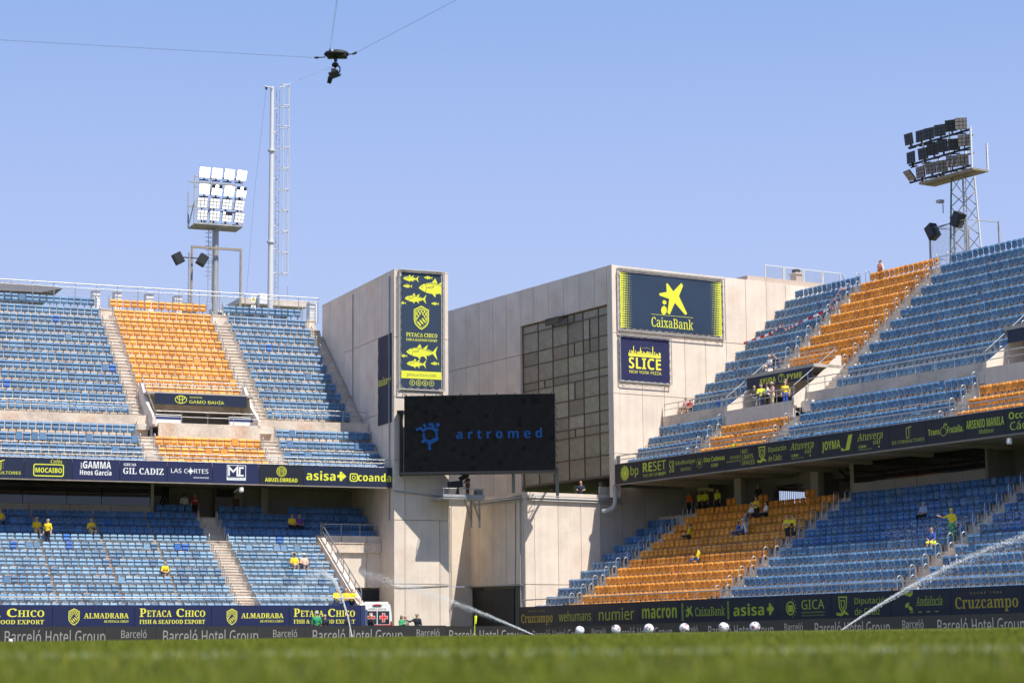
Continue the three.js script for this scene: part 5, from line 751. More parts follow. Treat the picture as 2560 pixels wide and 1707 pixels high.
function ladder(g, name, u, d, y0, y1, w = .4, cage = 0, st = .45, m = M.galv) {
  const geo = [bar([u - w / 2, d, y0], [u - w / 2, d, y1], .025, 4), bar([u + w / 2, d, y0], [u + w / 2, d, y1], .025, 4)]; for (let y = y0; y < y1; y += st) geo.push(bar([u - w / 2, d, y], [u + w / 2, d, y], .018, 4));
  part(g, name, geo, m);
  if (cage) { const q = []; for (let y = y0 + 1.2; y < y1; y += 1.5) q.push(tube([[u - w / 2, d, y], [u - w * .5, d - .5, y], [u + w * .5, d - .6, y], [u + w * .9, d - .3, y], [u + w / 2, d, y]], .02, 4)); for (const [a, b] of [[-.5, -.5], [.5, -.6], [.9, -.3]]) q.push(bar([u + w * a, d + b, y0 + 1.2], [u + w * a, d + b, y1], .018, 4)); part(g, 'safety_cage', q, m); }
}
{ // lit floodlight pole behind the left stand
  const u = -5.85, d = 26, g = thing(L, 'floodlight_pole', 'grey pole carrying the rack of lit floodlights', 'light pole', [u, d, 24]);
  part(g, 'pole', bar([u, d, 20], [u, d, 32.4], .27, 12, .22), M.galv); ladder(g, 'ladder', u - .42, d, 26.6, 32.2, .3, 0, .45); const q = []; for (let y = 28.6; y < 32; y += .33) q.push(tube([[u - .35, d, y], [u - .6, d - .3, y], [u - .85, d - .05, y], [u - .6, d + .2, y], [u - .35, d, y]], .014, 4)); part(g, 'safety_cage', q, M.galv);
  const x0 = u - 1.95, x1 = u + 1.8;
  for (const y of [32.4, 34.1, 36.0]) for (const dd of [d - 1.0, d + .9]) part(g, 'rack_beam', BD(x0, x1, y - .06, y + .06, dd - .06, dd + .06), M.galv);
  for (const x of [x0, u - .7, x1]) { part(g, 'rack_upright', BD(x - .05, x + .05, 32.4, 36.0, d - 1.05, d - .95), M.galv); part(g, 'rack_upright', BD(x - .05, x + .05, 32.4, 35.2, d + .85, d + .95), M.galv); part(g, 'rack_strut', bar([x, d + .9, 32.4], [x, d - 1, 34.1], .04, 4), M.galv); }
  part(g, 'platform', BD(x0, x1, 32.3, 32.38, d - 1.0, d + .9), M.galv); part(g, 'rack_rail', BD(x0, x1, 35.15, 35.22, d - 1.08, d - 1.0), M.galv);
  const pat = { '0,2': [1, 0], '1,0': 1, '1,1': 2 };
  for (let r = 0; r < 4; r++) for (let c = 0; c < 4; c++) { const y = [33.0, 33.95, 35.0, 36.3][r], on = r >= 2, dead = (r === 2 && c % 2 === 1) || (r === 0 && c === 2); floodlight(L, [u - 1.35 + c * .96 + (r > 1 ? .1 : -.05), d - 1.25, y], .1 * (c - 1), .35, .78, (i, j) => (dead && j === 2 && i !== c % 2 ? lampOff : on ? lampOn : lampDim), `${on ? 'dazzling lit' : 'dimly lit'} square floodlight, left rack, ${['bottom', 'second', 'third', 'top'][r]} row, ${['leftmost', 'second', 'third', 'rightmost'][c]}`, 'floodlights of the left rack'); }
  const sp = new THREE.SpotLight(0xffffff, 1500, 0, .5, .5); sp.position.copy(L.P(u, d - 2, 35.6)); sp.target.position.set(0, 0, -60); sp.castShadow = true; scene.add(sp, sp.target);
  const fr = thing(L, 'steel_gantry', 'rusty rectangular steel gantry around the floodlight pole', 'gantry', [-6, 25.4, 25.2]); for (const x of [-7.85, -4.05]) part(fr, 'upright', BD(x - .07, x + .07, 25.2, 30.55, 25.3, 25.45), M.rust); part(fr, 'crossbar', BD(-7.92, -3.98, 30.55, 30.72, 25.3, 25.45), M.rust);
  const sk = thing(L, 'loudspeaker_pole', 'thin pole with two tilted black loudspeakers on the left stand', 'loudspeaker', [-8.15, 25, 25.2]); part(sk, 'pole', bar([-8.15, 25, 25.2], [-8.15, 25, 30.1], .07, 6), M.galv); part(sk, 'arm', bar([-8.7, 25, 29.7], [-7.5, 25, 29.7], .05, 5), M.darkSteel);
  for (const s of [-1, 1]) { const b = quadBox(-.33, .33, -.42, .42, -.25, .25); b.rotateZ(s * -.5); b.translate(-8.15 + s * .9 + (s > 0 ? .05 : 0), 29.55, -24.8); part(sk, 'speaker_box', b, M.black); const c2 = quadBox(-.26, .26, -.34, .34, .25, .27); c2.rotateZ(s * -.5); c2.translate(-8.15 + s * .9 + (s > 0 ? .05 : 0), 29.55, -24.8); part(sk, 'grille', c2, M.darkSteel); }
}
{ // tall camera-cable mast
  const u = -.34, d = 30, g = thing(L, 'cable_mast', 'tall tapering steel mast with caged ladder behind the left stand', 'mast', [u, d, 20]);
  part(g, 'shaft', bar([u, d, 18], [u, d, 45.0], .27, 14, .15), M.pale); for (const y of [32.3, 39.7]) part(g, 'flange', bar([u, d, y], [u, d, y + .12], .32, 14), M.pale); part(g, 'pulley_arm', bar([u, d - .2, 44.85], [u - .75, d - .4, 44.85], .05, 5), M.pale); part(g, 'pulley', bar([u - .6, d - .4, 44.6], [u - .6, d - .4, 44.8], .09, 8), M.darkSteel);
  ladder(g, 'ladder', u + .5, d, 27, 44.8, .26, 0, .36); const q = []; for (let y = 29.8; y < 45.2; y += 1.7) q.push(tube([[u + .4, d - .3, y], [u + .75, d - .7, y], [u + 1.25, d - .6, y], [u + 1.3, d - .1, y], [u + .6, d + .15, y]], .035, 4)); for (const [a, b] of [[.75, -.7], [1.25, -.6], [1.3, -.1]]) q.push(bar([u + a, d + b, 29.8], [u + a, d + b, 45.1], .034, 4)); part(g, 'safety_cage', q, M.pale);
  const sb = []; for (let y = 28; y < 44; y += 1.9) sb.push(bar([u, d, y], [u + .5, d, y], .04, 4)); part(g, 'standoff', sb, M.pale);
  lone(L, 'hoist_rope', 'thin slack rope hanging beside the tall mast', 'rope', [-2, 29, 26.5], tube([[-.94, 29.6, 44.6], [-1.9, 29.4, 36], [-2.6, 29.2, 26.5]], .008, 3), M.darkSteel);
}
{ // right lattice floodlight tower
  const u = 11.25, d = 25.5, g = thing(R, 'floodlight_tower', 'rusty lattice tower with a rack of dark unlit floodlights', 'light tower', [u, d, 20]);
  const hw = (y) => .8 - (y - 25) * .035, Y0 = 22, Y1 = 32.2;
  for (const [a, b, m] of [[-1, -1, mat([.10, .22, .17], { metalness: .3, roughness: .7 })], [1, -1, M.galv], [1, 1, M.white], [-1, 1, M.galv]]) part(g, 'tower_leg', bar([u + a * hw(Y0), d + b * hw(Y0), Y0], [u + a * hw(Y1), d + b * hw(Y1), Y1], .065, 5), m);
  for (let i = 0; i < 10; i++) { const y = Y0 + i * 1.02, y2 = y + 1.02, h = hw(y), h2 = hw(y2), s = i % 2 ? 1 : -1; for (const [p, q] of [[[-s * h, -h], [s * h2, -h2]], [[-s * h, h], [s * h2, h2]], [[-h, s * h], [-h2, -s * h2]], [[h, s * h], [h2, -s * h2]]]) part(g, 'lattice_bar', bar([u + p[0], d + p[1], y], [u + q[0], d + q[1], y2], .035, 4), M.rust); }
  ladder(g, 'ladder', u + .1, d, 25, 32.2, .3, 0, .4, M.rust);
  const x0 = u - 3.6, x1 = u + 2.1; part(g, 'platform', BD(x0 + .4, x1, 32.2, 32.34, d - 1.1, d + .4), M.rust);
  for (const y of [32.5, 33.75, 35.0]) { part(g, 'rack_beam', BD(x0 - .5, x1 - .1, y - .06, y + .06, d - 1.15, d - 1.03), M.darkSteel); part(g, 'rack_beam', BD(x0 + .6, x1 - .4, y - .3, y - .2, d - .6, d - .5), M.rust); }
  for (const x of [x1 - .05, u, x0 + 1]) for (const dd of [d - 1.1, d + .35]) part(g, 'rack_upright', BD(x - .05, x + .05, 32.3, dd > d ? 34.2 : 35.2, dd - .05, dd + .05), M.white);
  let n = 0; for (let r = 0; r < 3; r++) for (let c = 0; c < 6; c++) floodlight(R, [x0 - .25 + c * 1.06 + (r === 1 ? .2 : 0) + rr(-.1, .1), d - 1.3, 33.0 + r * 1.27 + rr(-.08, .1)], 0.78 - .17 * (5 - c) + rr(-.12, .12), r === 0 && c === 0 ? .7 : rr(0, .25), .8, () => (c === 5 || r === 0 ? lampBrown : lampOff), `dark unlit square floodlight, right tower, ${['bottom', 'middle', 'top'][r]} row, ${ordinals[c]} from the left`, 'floodlights of the right tower');
  for (const [a, y, s] of [[-1.9, 28.6, 1], [.6, 29.0, -1]]) { const k = thing(R, 'loudspeaker', `black loudspeaker tilted on the ${a < 0 ? 'left arm' : 'front'} of the right tower`, 'loudspeaker', [u + a, d - 1.2, y]); const b = quadBox(-.35, .35, -.5, .5, -.3, .3); b.rotateZ(.5 * s); b.translate(u + a, y, -(d - 1.2)); part(k, 'speaker_box', b, M.black); const c2 = quadBox(-.28, .28, -.42, .42, .3, .32); c2.rotateZ(.5 * s); c2.translate(u + a, y, -(d - 1.2)); part(k, 'grille', c2, M.darkSteel); part(k, 'arm', bar([u + a, d - 1.0, y + .2], [u - .6, d - .8, y + .4], .04, 4), M.darkSteel); }
  const cam1 = thing(R, 'tower_camera', 'small camera bracket on the right tower', 'camera', [u - .5, d - 1, 30]); part(cam1, 'bracket', bar([u - 1.1, d - .9, 29.8], [u - 1.1, d - .9, 30.6], .04, 4), M.darkSteel); part(cam1, 'housing', BD(u - 1.35, u - .95, 30.5, 30.7, d - 1.3, d - .9), M.galv);
  const f = thing(R, 'tower_cage', 'mesh safety cage around the foot of the right tower', 'fence', [u, d, 25]); for (const [a, b] of [[-2.1, -1.3], [1.5, -1.3], [1.9, 1.3], [-1.0, 1.3], [.3, -1.3]]) part(f, 'post', BD(u + a - .05, u + a + .05, 24.5, 28.9, d + b - .05, d + b + .05), M.galv); for (const y of [26.7, 28.85]) { part(f, 'rail', bar([u - 2.1, d - 1.3, y], [u + 1.5, d - 1.3, y], .03, 4), M.galv); part(f, 'rail', bar([u + 1.5, d - 1.3, y], [u + 1.9, d + 1.3, y], .03, 4), M.galv); part(f, 'rail', bar([u - 2.1, d - 1.3, y], [u - 1, d + 1.3, y], .03, 4), M.galv); }
  const ws = []; for (let i = 1; i < 30; i++) ws.push(BD(u - 2.1 + i * .12, u - 2.092 + i * .12, 24.6, 28.85, d - 1.31, d - 1.3)); for (let i = 1; i < 28; i++) ws.push(BD(u - 2.1, u + 1.5, 24.6 + i * .15, 24.608 + i * .15, d - 1.32, d - 1.31)); part(f, 'wire_mesh', ws, M.galv).userData.kind = 'stuff';
}
{ // cable camera
  const C = [-4.11, 48, 13.97], g = thing(W0, 'cable_camera', 'black suspended cable camera hanging in the sky', 'camera', C), [x, d, y] = C;
  const hull = new THREE.SphereGeometry(1, 14, 10); hull.scale(.3, .1, .22); hull.translate(x + .02, y + .08, -d); part(g, 'dolly_hull', [hull, BD(x - .2, x + .26, y + .0, y + .1, d - .14, d + .14)], M.black); part(g, 'bright_patch', BD(x - .08, x - .04, y + .09, y + .14, d - .215, d - .19), M.white);
  part(g, 'cable_arm', bar([x - .24, d, y + .01], [x - .42, d, y + .0], .014, 5), M.black); part(g, 'cable_arm', bar([x + .26, d, y + .06], [x + .45, d, y + .09], .014, 5), M.black); part(g, 'cable_arm', bar([x - .13, d, y + .14], [x - .13, d, y + .21], .02, 5), M.black); part(g, 'arm_joint', bar([x - .5, d, y], [x - .40, d, y], .026, 6), M.black); part(g, 'arm_joint', bar([x + .4, d, y + .075], [x + .5, d, y + .12], .026, 6), M.black);
  part(g, 'neck', bar([x, d, y - .1], [x, d, y + .02], .04, 8), M.black); part(g, 'gimbal_ball', ball([x - .01, d, y - .18], .085, 10, 8, [1, .75, 1]), M.black); part(g, 'gimbal_yoke', tube([[x + .05, d, y - .2], [x + .1, d, y - .24], [x + .1, d, y - .34], [x + .06, d, y - .4]], .018, 6, 10), mat([.02, .02, .06])); part(g, 'gimbal_yoke', bar([x - .01, d, y - .25], [x + .0, d, y - .36], .018, 6), M.black);
  const body = quadBox(-.12, .12, -.07, .08, -.14, .1); body.rotateX(.4); body.rotateZ(.35); body.translate(x - .03, y - .42, -d); part(g, 'camera_body', body, M.black); const top = quadBox(-.06, .05, 0, .1, -.06, .06); top.translate(x - .04, y - .38, -d); part(g, 'camera_top', top, M.darkSteel); const lens = new THREE.CylinderGeometry(.065, .05, .16, 10); lens.rotateZ(-.3); lens.rotateX(.4); lens.translate(x - .13, y - .56, -d + .05); part(g, 'lens', lens, M.black); part(g, 'handle', bar([x, d - .05, y - .46], [x + .14, d - .05, y - .43], .02, 5), M.black);
  const wire = (a, b, l) => lone(W0, 'steel_cable', l, 'cable', [a[0], a[1], a[2]], tube([a, b], .004, 4), mat([.13, .14, .17], { roughness: .5 }));
  const m = L.P(-.3, 29.8, 44.7);
  wire([x - .5, d, y], [-12.5, 38, 11.65], 'thin cable running left from the hanging camera'); wire([x - .13, d, y + .2], [-1.68, 20, 6.57], 'thin cable rising steeply from the hanging camera'); wire([x + .5, d, y + .12], [1.82, 40, 14.33], 'thin cable running up to the right from the hanging camera'); wire([x - .04, d + .05, y - .2], [m.x, -m.z, m.y], 'thin cable running from the hanging camera to the mast');
}
// ---------- people: one continuous skin by surface nets over a blended bone field ----------
const BONES = {
  stand: { arms: 'down' }, sit: {},
};
function skeleton(pose) {
  const b = [], C = (a, c, r1, r2, tag) => b.push({ a, c, r1, r2, tag });
  const sit = pose.startsWith('sit'), lean = pose.includes('lean') ? .14 : 0;
  const hy = sit ? .53 : .95, hz = sit ? .03 : 0, cy = hy + .36, cz = hz - (sit ? .05 : 0) + lean, sy = hy + .47, sz = cz + lean * .3, ny = hy + .56;
  C([-.07, hy, hz], [.07, hy, hz], .135, .135, 'leg'); C([0, hy + .08, hz], [0, cy - .1, (hz + cz) / 2], .14, .145, 'top'); C([-.08, cy, cz], [.08, cy, cz], .135, .135, 'top'); C([-.16, sy, sz], [.16, sy, sz], .07, .07, 'top');
  C([0, sy, sz], [0, ny + .04, sz + .01], .06, .052, 'skin'); C([0, ny + .13, sz + .02], [0, ny + .19, sz + .015], .085, .095, 'head');
  for (const s of [-1, 1]) {
    const hip = [s * .09, hy - .02, hz], knee = sit ? [s * .13, hy + .0, hz + .45] : [s * .10, .5, .02 + (pose.includes('walk') ? s * .12 : 0)], ank = sit ? [s * .13, .1, hz + .43] : [s * .11, .09, -.02 + (pose.includes('walk') ? s * .2 : 0)];
    C(hip, knee, .095, .062, 'leg'); C(knee, ank, .06, .042, 'shin'); C([ank[0], .045, ank[2] - .02], [ank[0] + s * .02, .035, ank[2] + .15], .042, .036, 'shoe');
    const sh = [s * .2, sy - .01, sz]; let el, ha;
    if (pose.includes('raise') && s > 0) { el = [s * .38, sy + .02, sz + .12]; ha = [s * .2, sy + .22, sz + .25]; }
    else if (pose.includes('point') && s < 0) { el = [s * .42, sy - .12, sz + .12]; ha = [s * .66, sy - .02, sz + .22]; }
    else if (pose.includes('rail')) { el = [s * .27, sy - .24, sz + .1]; ha = [s * .2, sy - .28, sz + .36]; }
    else if (pose.includes('fold')) { el = [s * .27, sy - .27, sz + .06]; ha = [s * -.04, sy - .2, sz + .24]; }
    else if (sit) { el = [s * .26, sy - .26, sz + .08]; ha = [s * .11, hy + .12, hz + .3]; }
    else { el = [s * .26, sy - .28, sz - .02]; ha = [s * .27, sy - .54, sz + .06]; }
    C(sh, el, .062, .046, 'sleeve'); C(el, ha, .044, .032, 'arm'); const dx = ha.map((v, i) => v - el[i]), l = Math.hypot(...dx), e = ha.map((v, i) => v + dx[i] / l * .075); C(ha, e, .033, .03, 'hand'); b.push({ hand: true, a: e, dir: dx.map((v) => v / l), s });
  }
  return { bones: b, head: [0, ny + .16, sz + .02], sy, sz, cy, cz, hy };
}
const MC = { res: .03 };
function bodyGeo(pose) {
  if (bodyGeo.cache[pose]) return bodyGeo.cache[pose];
  const sk = skeleton(pose), bs = sk.bones.filter((q) => !q.hand), lo = [9, 9, 9], hi = [-9, -9, -9];
  for (const q of bs) for (const p of [q.a, q.c]) for (let i = 0; i < 3; i++) { lo[i] = Math.min(lo[i], p[i] - .2); hi[i] = Math.max(hi[i], p[i] + .2); }
  const h = MC.res, n = lo.map((v, i) => Math.ceil((hi[i] - v) / h) + 1), [nx, ny, nz] = n, f = new Float32Array(nx * ny * nz), tagA = new Uint8Array(nx * ny * nz);
  const seg = (p, q) => { const ax = q.a, bx = q.c, d = [bx[0] - ax[0], bx[1] - ax[1], bx[2] - ax[2]], w = [p[0] - ax[0], p[1] - ax[1], p[2] - ax[2]], t = Math.max(0, Math.min(1, (w[0] * d[0] + w[1] * d[1] + w[2] * d[2]) / (d[0] ** 2 + d[1] ** 2 + d[2] ** 2 + 1e-9))); return Math.hypot(w[0] - d[0] * t, w[1] - d[1] * t, w[2] - d[2] * t) - (q.r1 + (q.r2 - q.r1) * t); };
  for (let k = 0; k < nz; k++) for (let j = 0; j < ny; j++) for (let i = 0; i < nx; i++) {
    const p = [lo[0] + i * h, lo[1] + j * h, lo[2] + k * h]; let acc = 0, best = 9, bi = 0;
    for (let q = 0; q < bs.length; q++) { const d = seg(p, bs[q]); if (d < .25) acc += Math.exp(-d * 38); if (d < best) { best = d; bi = q; } }
    const id = i + nx * (j + ny * k); f[id] = acc > 0 ? -Math.log(acc) / 38 : best; tagA[id] = bi;
  }
  // naive surface nets
  const vid = new Int32Array(nx * ny * nz).fill(-1), pos = [], tags = [], ix = [];
  for (let k = 0; k < nz - 1; k++) for (let j = 0; j < ny - 1; j++) for (let i = 0; i < nx - 1; i++) {
    let c = 0, s = [0, 0, 0]; const v = []; for (let q = 0; q < 8; q++) v.push(f[(i + (q & 1)) + nx * ((j + (q >> 1 & 1)) + ny * (k + (q >> 2)))]);
    for (let a = 0; a < 8; a++) for (let t = 0; t < 3; t++) { const b2 = a | (1 << t); if (b2 === a) continue; if ((v[a] < 0) !== (v[b2] < 0)) { const w = v[a] / (v[a] - v[b2]); c++; for (let r = 0; r < 3; r++) s[r] += ((a >> r) & 1) + (r === t ? w : 0); } }
    if (!c) continue; const id = i + nx * (j + ny * k); vid[id] = pos.length / 3; pos.push(lo[0] + (i + s[0] / c) * h, lo[1] + (j + s[1] / c) * h, lo[2] + (k + s[2] / c) * h); tags.push(bs[tagA[id]].tag);
  }
  const V = (i, j, k) => vid[i + nx * (j + ny * k)];
  for (let k = 1; k < nz - 1; k++) for (let j = 1; j < ny - 1; j++) for (let i = 1; i < nx - 1; i++) {
    const a = f[i + nx * (j + ny * k)] < 0; const Q = (p, q, r, s, flip) => { if (flip) ix.push(p, r, q, p, s, r); else ix.push(p, q, r, p, r, s); };
    if (a !== f[i + 1 + nx * (j + ny * k)] < 0) Q(V(i, j - 1, k - 1), V(i, j, k - 1), V(i, j, k), V(i, j - 1, k), !a);
    if (a !== f[i + nx * (j + 1 + ny * k)] < 0) Q(V(i - 1, j, k - 1), V(i - 1, j, k), V(i, j, k), V(i, j, k - 1), !a);
    if (a !== f[i + nx * (j + ny * (k + 1))] < 0) Q(V(i - 1, j - 1, k), V(i, j - 1, k), V(i, j, k), V(i - 1, j, k), !a);
  }
  const g = new THREE.BufferGeometry(); g.setAttribute('position', new THREE.Float32BufferAttribute(pos, 3)); g.setIndex(ix); g.computeVertexNormals();
  const extra = [], et = [], addx = (q, t) => { q = q.toNonIndexed ? (q.index ? q.toNonIndexed() : q) : q; q.deleteAttribute('uv'); extra.push(q); for (let i = 0; i < q.attributes.position.count; i++) et.push(t); };
  const H = sk.head; addx(new THREE.ConeGeometry(.018, .045, 5).rotateX(-.3).translate(H[0], H[1] - .005, H[2] + .098), 'skin'); for (const s of [-1, 1]) { addx(new THREE.SphereGeometry(.012, 5, 4).translate(s * .034, H[1] + .015, H[2] + .085), 'eye'); addx(new THREE.SphereGeometry(.022, 5, 4).scale(.5, 1.2, .8).translate(s * .095, H[1], H[2]), 'skin'); } addx(new THREE.SphereGeometry(.02, 5, 4).scale(1.2, .35, .5).translate(0, H[1] - .05, H[2] + .086), 'lip');
  for (const q of sk.bones.filter((w) => w.hand)) for (let k = 0; k < 5; k++) { const th = k === 4, o = th ? [q.s * -.03, -.02, .02] : [(k - 1.5) * .016, 0, 0], len = th ? .05 : [.06, .07, .068, .052][k], A = new THREE.Vector3(q.a[0] + o[0], q.a[1] + o[1] + (th ? .02 : 0), q.a[2] + o[2]), D = new THREE.Vector3(...q.dir).add(new THREE.Vector3(th ? -q.s * .6 : 0, -.25, .15)).normalize(); const c = new THREE.CylinderGeometry(.007, .010, len, 5); c.translate(0, len / 2, 0); c.applyQuaternion(new THREE.Quaternion().setFromUnitVectors(new THREE.Vector3(0, 1, 0), D)); c.translate(A.x, A.y, A.z); addx(c, 'hand'); }
  const non = g.toNonIndexed(), t2 = []; for (let i = 0; i < ix.length; i++) t2.push(tags[ix[i]]);
  const all = mergeGeometries([non, ...extra]); return bodyGeo.cache[pose] = { geo: all, tags: t2.concat(et), sk };
}
bodyGeo.cache = {};
const hairGeo = new THREE.SphereGeometry(.108, 10, 7, 0, Math.PI * 2, 0, 1.75), capGeo = merge([new THREE.SphereGeometry(.112, 10, 6, 0, Math.PI * 2, 0, 1.5).toNonIndexed(), quadBox(-.07, .07, .0, .015, .06, .19).toNonIndexed()]), hatGeo = merge([new THREE.SphereGeometry(.115, 10, 6, 0, Math.PI * 2, 0, 1.5).toNonIndexed(), new THREE.CylinderGeometry(.2, .21, .015, 12).toNonIndexed()]);
const pmat = mat([1, 1, 1], { roughness: .8, vertexColors: true });
const CL = { yellow: [.85, .62, .02], navy: [.015, .02, .045], black: [.018, .018, .02], white: [.75, .75, .73], red: [.55, .03, .03], orange: [.85, .16, .02], skin: [.55, .33, .22], beige: [.55, .45, .32], jeans: [.06, .10, .20], green: [.03, .30, .12], lime: [.6, .8, .06], pink: [.62, .34, .34], purple: [.16, .05, .3], grey: [.25, .25, .26], brown: [.13, .08, .05], blond: [.4, .28, .12], ltblue: [.30, .38, .55], blue: [.03, .10, .42], hivis: [.75, .85, .04], suit: [.018, .022, .036], peach: [.75, .5, .38], greyhair: [.45, .44, .42] };
function person(F, o, turn, pose, c, label, group) {   // c: {top, leg, shin, sleeve, arm, hair, hat, hatc}
  const B = bodyGeo(pose), n = B.tags.length, col = new Float32Array(n * 3), k = { head: CL.skin, skin: CL.skin, hand: CL.skin, arm: CL[c.arm || 'skin'], sleeve: CL[c.sleeve || c.top], top: CL[c.top], leg: CL[c.leg], shin: CL[c.shin || c.leg], shoe: CL[c.shoe || 'black'], eye: [.02, .02, .02], lip: [.4, .16, .13] };
  for (let i = 0; i < n; i++) col.set(k[B.tags[i]], i * 3);
  const geo = B.geo.clone(); geo.setAttribute('color', new THREE.BufferAttribute(col, 3));
  const g = new THREE.Group(); g.name = numbered('person'); g.position.copy(F.P(...o)); g.rotation.y = F.th + turn; g.scale.setScalar(c.s || 1); scene.add(g); meta(g, label, 'person', group);
  const add = (nm, q, m) => { const w = new THREE.Mesh(q, m); w.name = nm; w.castShadow = w.receiveShadow = true; g.add(w); return w; };
  add('body', geo, pmat); const H = B.sk.head;
  if (c.hat) { const w = add(c.hat === 'sun' ? 'sun_hat' : 'cap', c.hat === 'sun' ? hatGeo : capGeo, mat(CL[c.hatc || 'white'])); w.position.set(H[0], H[1] + .035, H[2] - .005); }
  else { const w = add('hair', hairGeo, mat(CL[c.hair || 'brown'])); w.position.set(H[0], H[1] + .015, H[2] - .018); w.rotation.x = -.35; }
  if (c.long) { const w = add('long_hair', new THREE.SphereGeometry(.1, 8, 6).scale(1, 1.7, .6), mat(CL[c.hair || 'brown'])); w.position.set(H[0], H[1] - .08, H[2] - .07); }
  if (c.bag) { const w = add('bag', quadBox(-.1, .1, -.1, .1, .12, .2), mat(CL.black)); w.position.set(.06, B.sk.cy - .15, B.sk.cz); }
  if (c.stripe) { const w = add('vest_stripe', merge([quadBox(-.16, .16, -.02, .02, .14, .165), quadBox(-.16, .16, -.12, -.08, .145, .168)]), mat([.7, .7, .68])); w.position.set(0, B.sk.cy + .03, B.sk.cz); }
  return g;
}
for (const [F, o, t, p, c, l] of folk) person(F, o, t, p, c, l);
// ---------- ambulance ----------
{
  const u0 = -2.42, u1 = -.4, uc = (u0 + u1) / 2, d0 = 1.5, g = thing(L, 'ambulance', 'white and red ambulance van parked with its rear doors towards the pitch', 'ambulance', [uc, d0, GY]);
  const Y = (v) => GY + v, w = (u1 - u0) / 2, prof = (s, top) => [[uc - w * s, Y(.35)], [uc - w * s, Y(1.25)], [uc - w * s * .97, Y(1.9)], [uc - w * s * .88, Y(top - .12)], [uc - w * s * .72, Y(top)], [uc + w * s * .72, Y(top)], [uc + w * s * .88, Y(top - .12)], [uc + w * s * .97, Y(1.9)], [uc + w * s, Y(1.25)], [uc + w * s, Y(.35)]];
  const wh = phys([.78, .78, .77], { roughness: .35, clearcoat: .6 }), red = phys([.55, .02, .025], { roughness: .35, clearcoat: .6 });
  part(g, 'body_shell', profD(prof(1, 2.55), d0, d0 + 5.4, .03), wh);
  part(g, 'red_band', profD([[uc - w * 1.0, Y(.62)], [uc - w * 1.0, Y(1.18)], [uc + w * 1.0, Y(1.18)], [uc + w * 1.0, Y(.62)]], d0 - .05, d0 - .03, 0), red); part(g, 'bumper', BD(u0, u1, Y(.38), Y(.62), d0 - .12, d0 - .01), mat([.05, .05, .052]));
  for (const s of [-1, 1]) {
    const a = s < 0 ? u0 + .17 : uc + .015, b = s < 0 ? uc - .015 : u1 - .17, dr = part(g, 'rear_door', BD(a - .06, b + .06 * (s > 0 ? 1 : 0), Y(1.2), Y(2.28), d0 - .035, d0 - .015), wh); part(dr, 'window', BD(a + .02, b - .02, Y(1.24), Y(2.06), d0 - .05, d0 - .04), M.glassDark);
    const cx = (a + b) / 2, cr = mat([.8, .05, .05]), wc = mat([.8, .8, .8]); part(dr, 'cross_border', [BD(cx - .1, cx + .1, Y(1.36), Y(1.94), d0 - .056, d0 - .052), BD(cx - .28, cx + .28, Y(1.56), Y(1.76), d0 - .0565, d0 - .0525)], wc); part(dr, 'red_cross', [BD(cx - .075, cx + .075, Y(1.385), Y(1.915), d0 - .062, d0 - .058), BD(cx - .255, cx + .255, Y(1.585), Y(1.735), d0 - .0625, d0 - .0585)], cr);
    part(g, 'tail_lamp', BD(s < 0 ? u0 + .01 : u1 - .12, s < 0 ? u0 + .12 : u1 - .01, Y(.9), Y(1.4), d0 - .07, d0 - .052), mat([.4, .01, .01], { roughness: .2 }));
    for (const dd of [d0 + .9, d0 + 4.3]) { const wl = part(g, 'wheel', bar([uc + s * (w - .22), dd, Y(.33)], [uc + s * (w + .01), dd, Y(.33)], .34, 18), M.black); part(wl, 'hub', bar([uc + s * (w - .05), dd, Y(.33)], [uc + s * (w + .02), dd, Y(.33)], .18, 12), M.galv); }
    part(g, 'mirror', BD(uc + s * (w + .02), uc + s * (w + .22), Y(1.3), Y(1.65), d0 + 4.4, d0 + 4.5), M.black);
  }
  part(g, 'light_bar', BD(uc - .8, uc + .8, Y(2.56), Y(2.66), d0 + .1, d0 + .4), wh); part(g, 'brake_light', [BD(uc - .3, uc + .3, Y(2.38), Y(2.46), d0 - .06, d0 - .03)], M.black); part(g, 'brake_lens', BD(uc - .18, uc + .18, Y(2.41), Y(2.5), d0 - .08, d0 - .061), mat([.6, .02, .03]));
  const t = art(1.5, .22, 150, '#eeeeec', (x, W, H) => fit(x, W, H, 'AMBULANCIA', SB, .04, .16, .96, .84, '#55585c')), p = new THREE.PlaneGeometry(1.35, .2); p.translate(uc, Y(2.18), -(d0 - .042)); part(g, 'lettering', p, mat([1, 1, 1], { map: t })); part(g, 'number_plate', BD(uc + .05, uc + .55, Y(.75), Y(.87), d0 - .062, d0 - .052), M.white);
  part(g, 'door_handle', BD(uc + .1, uc + .3, Y(.98), Y(1.05), d0 - .08, d0 - .051), M.black);
}
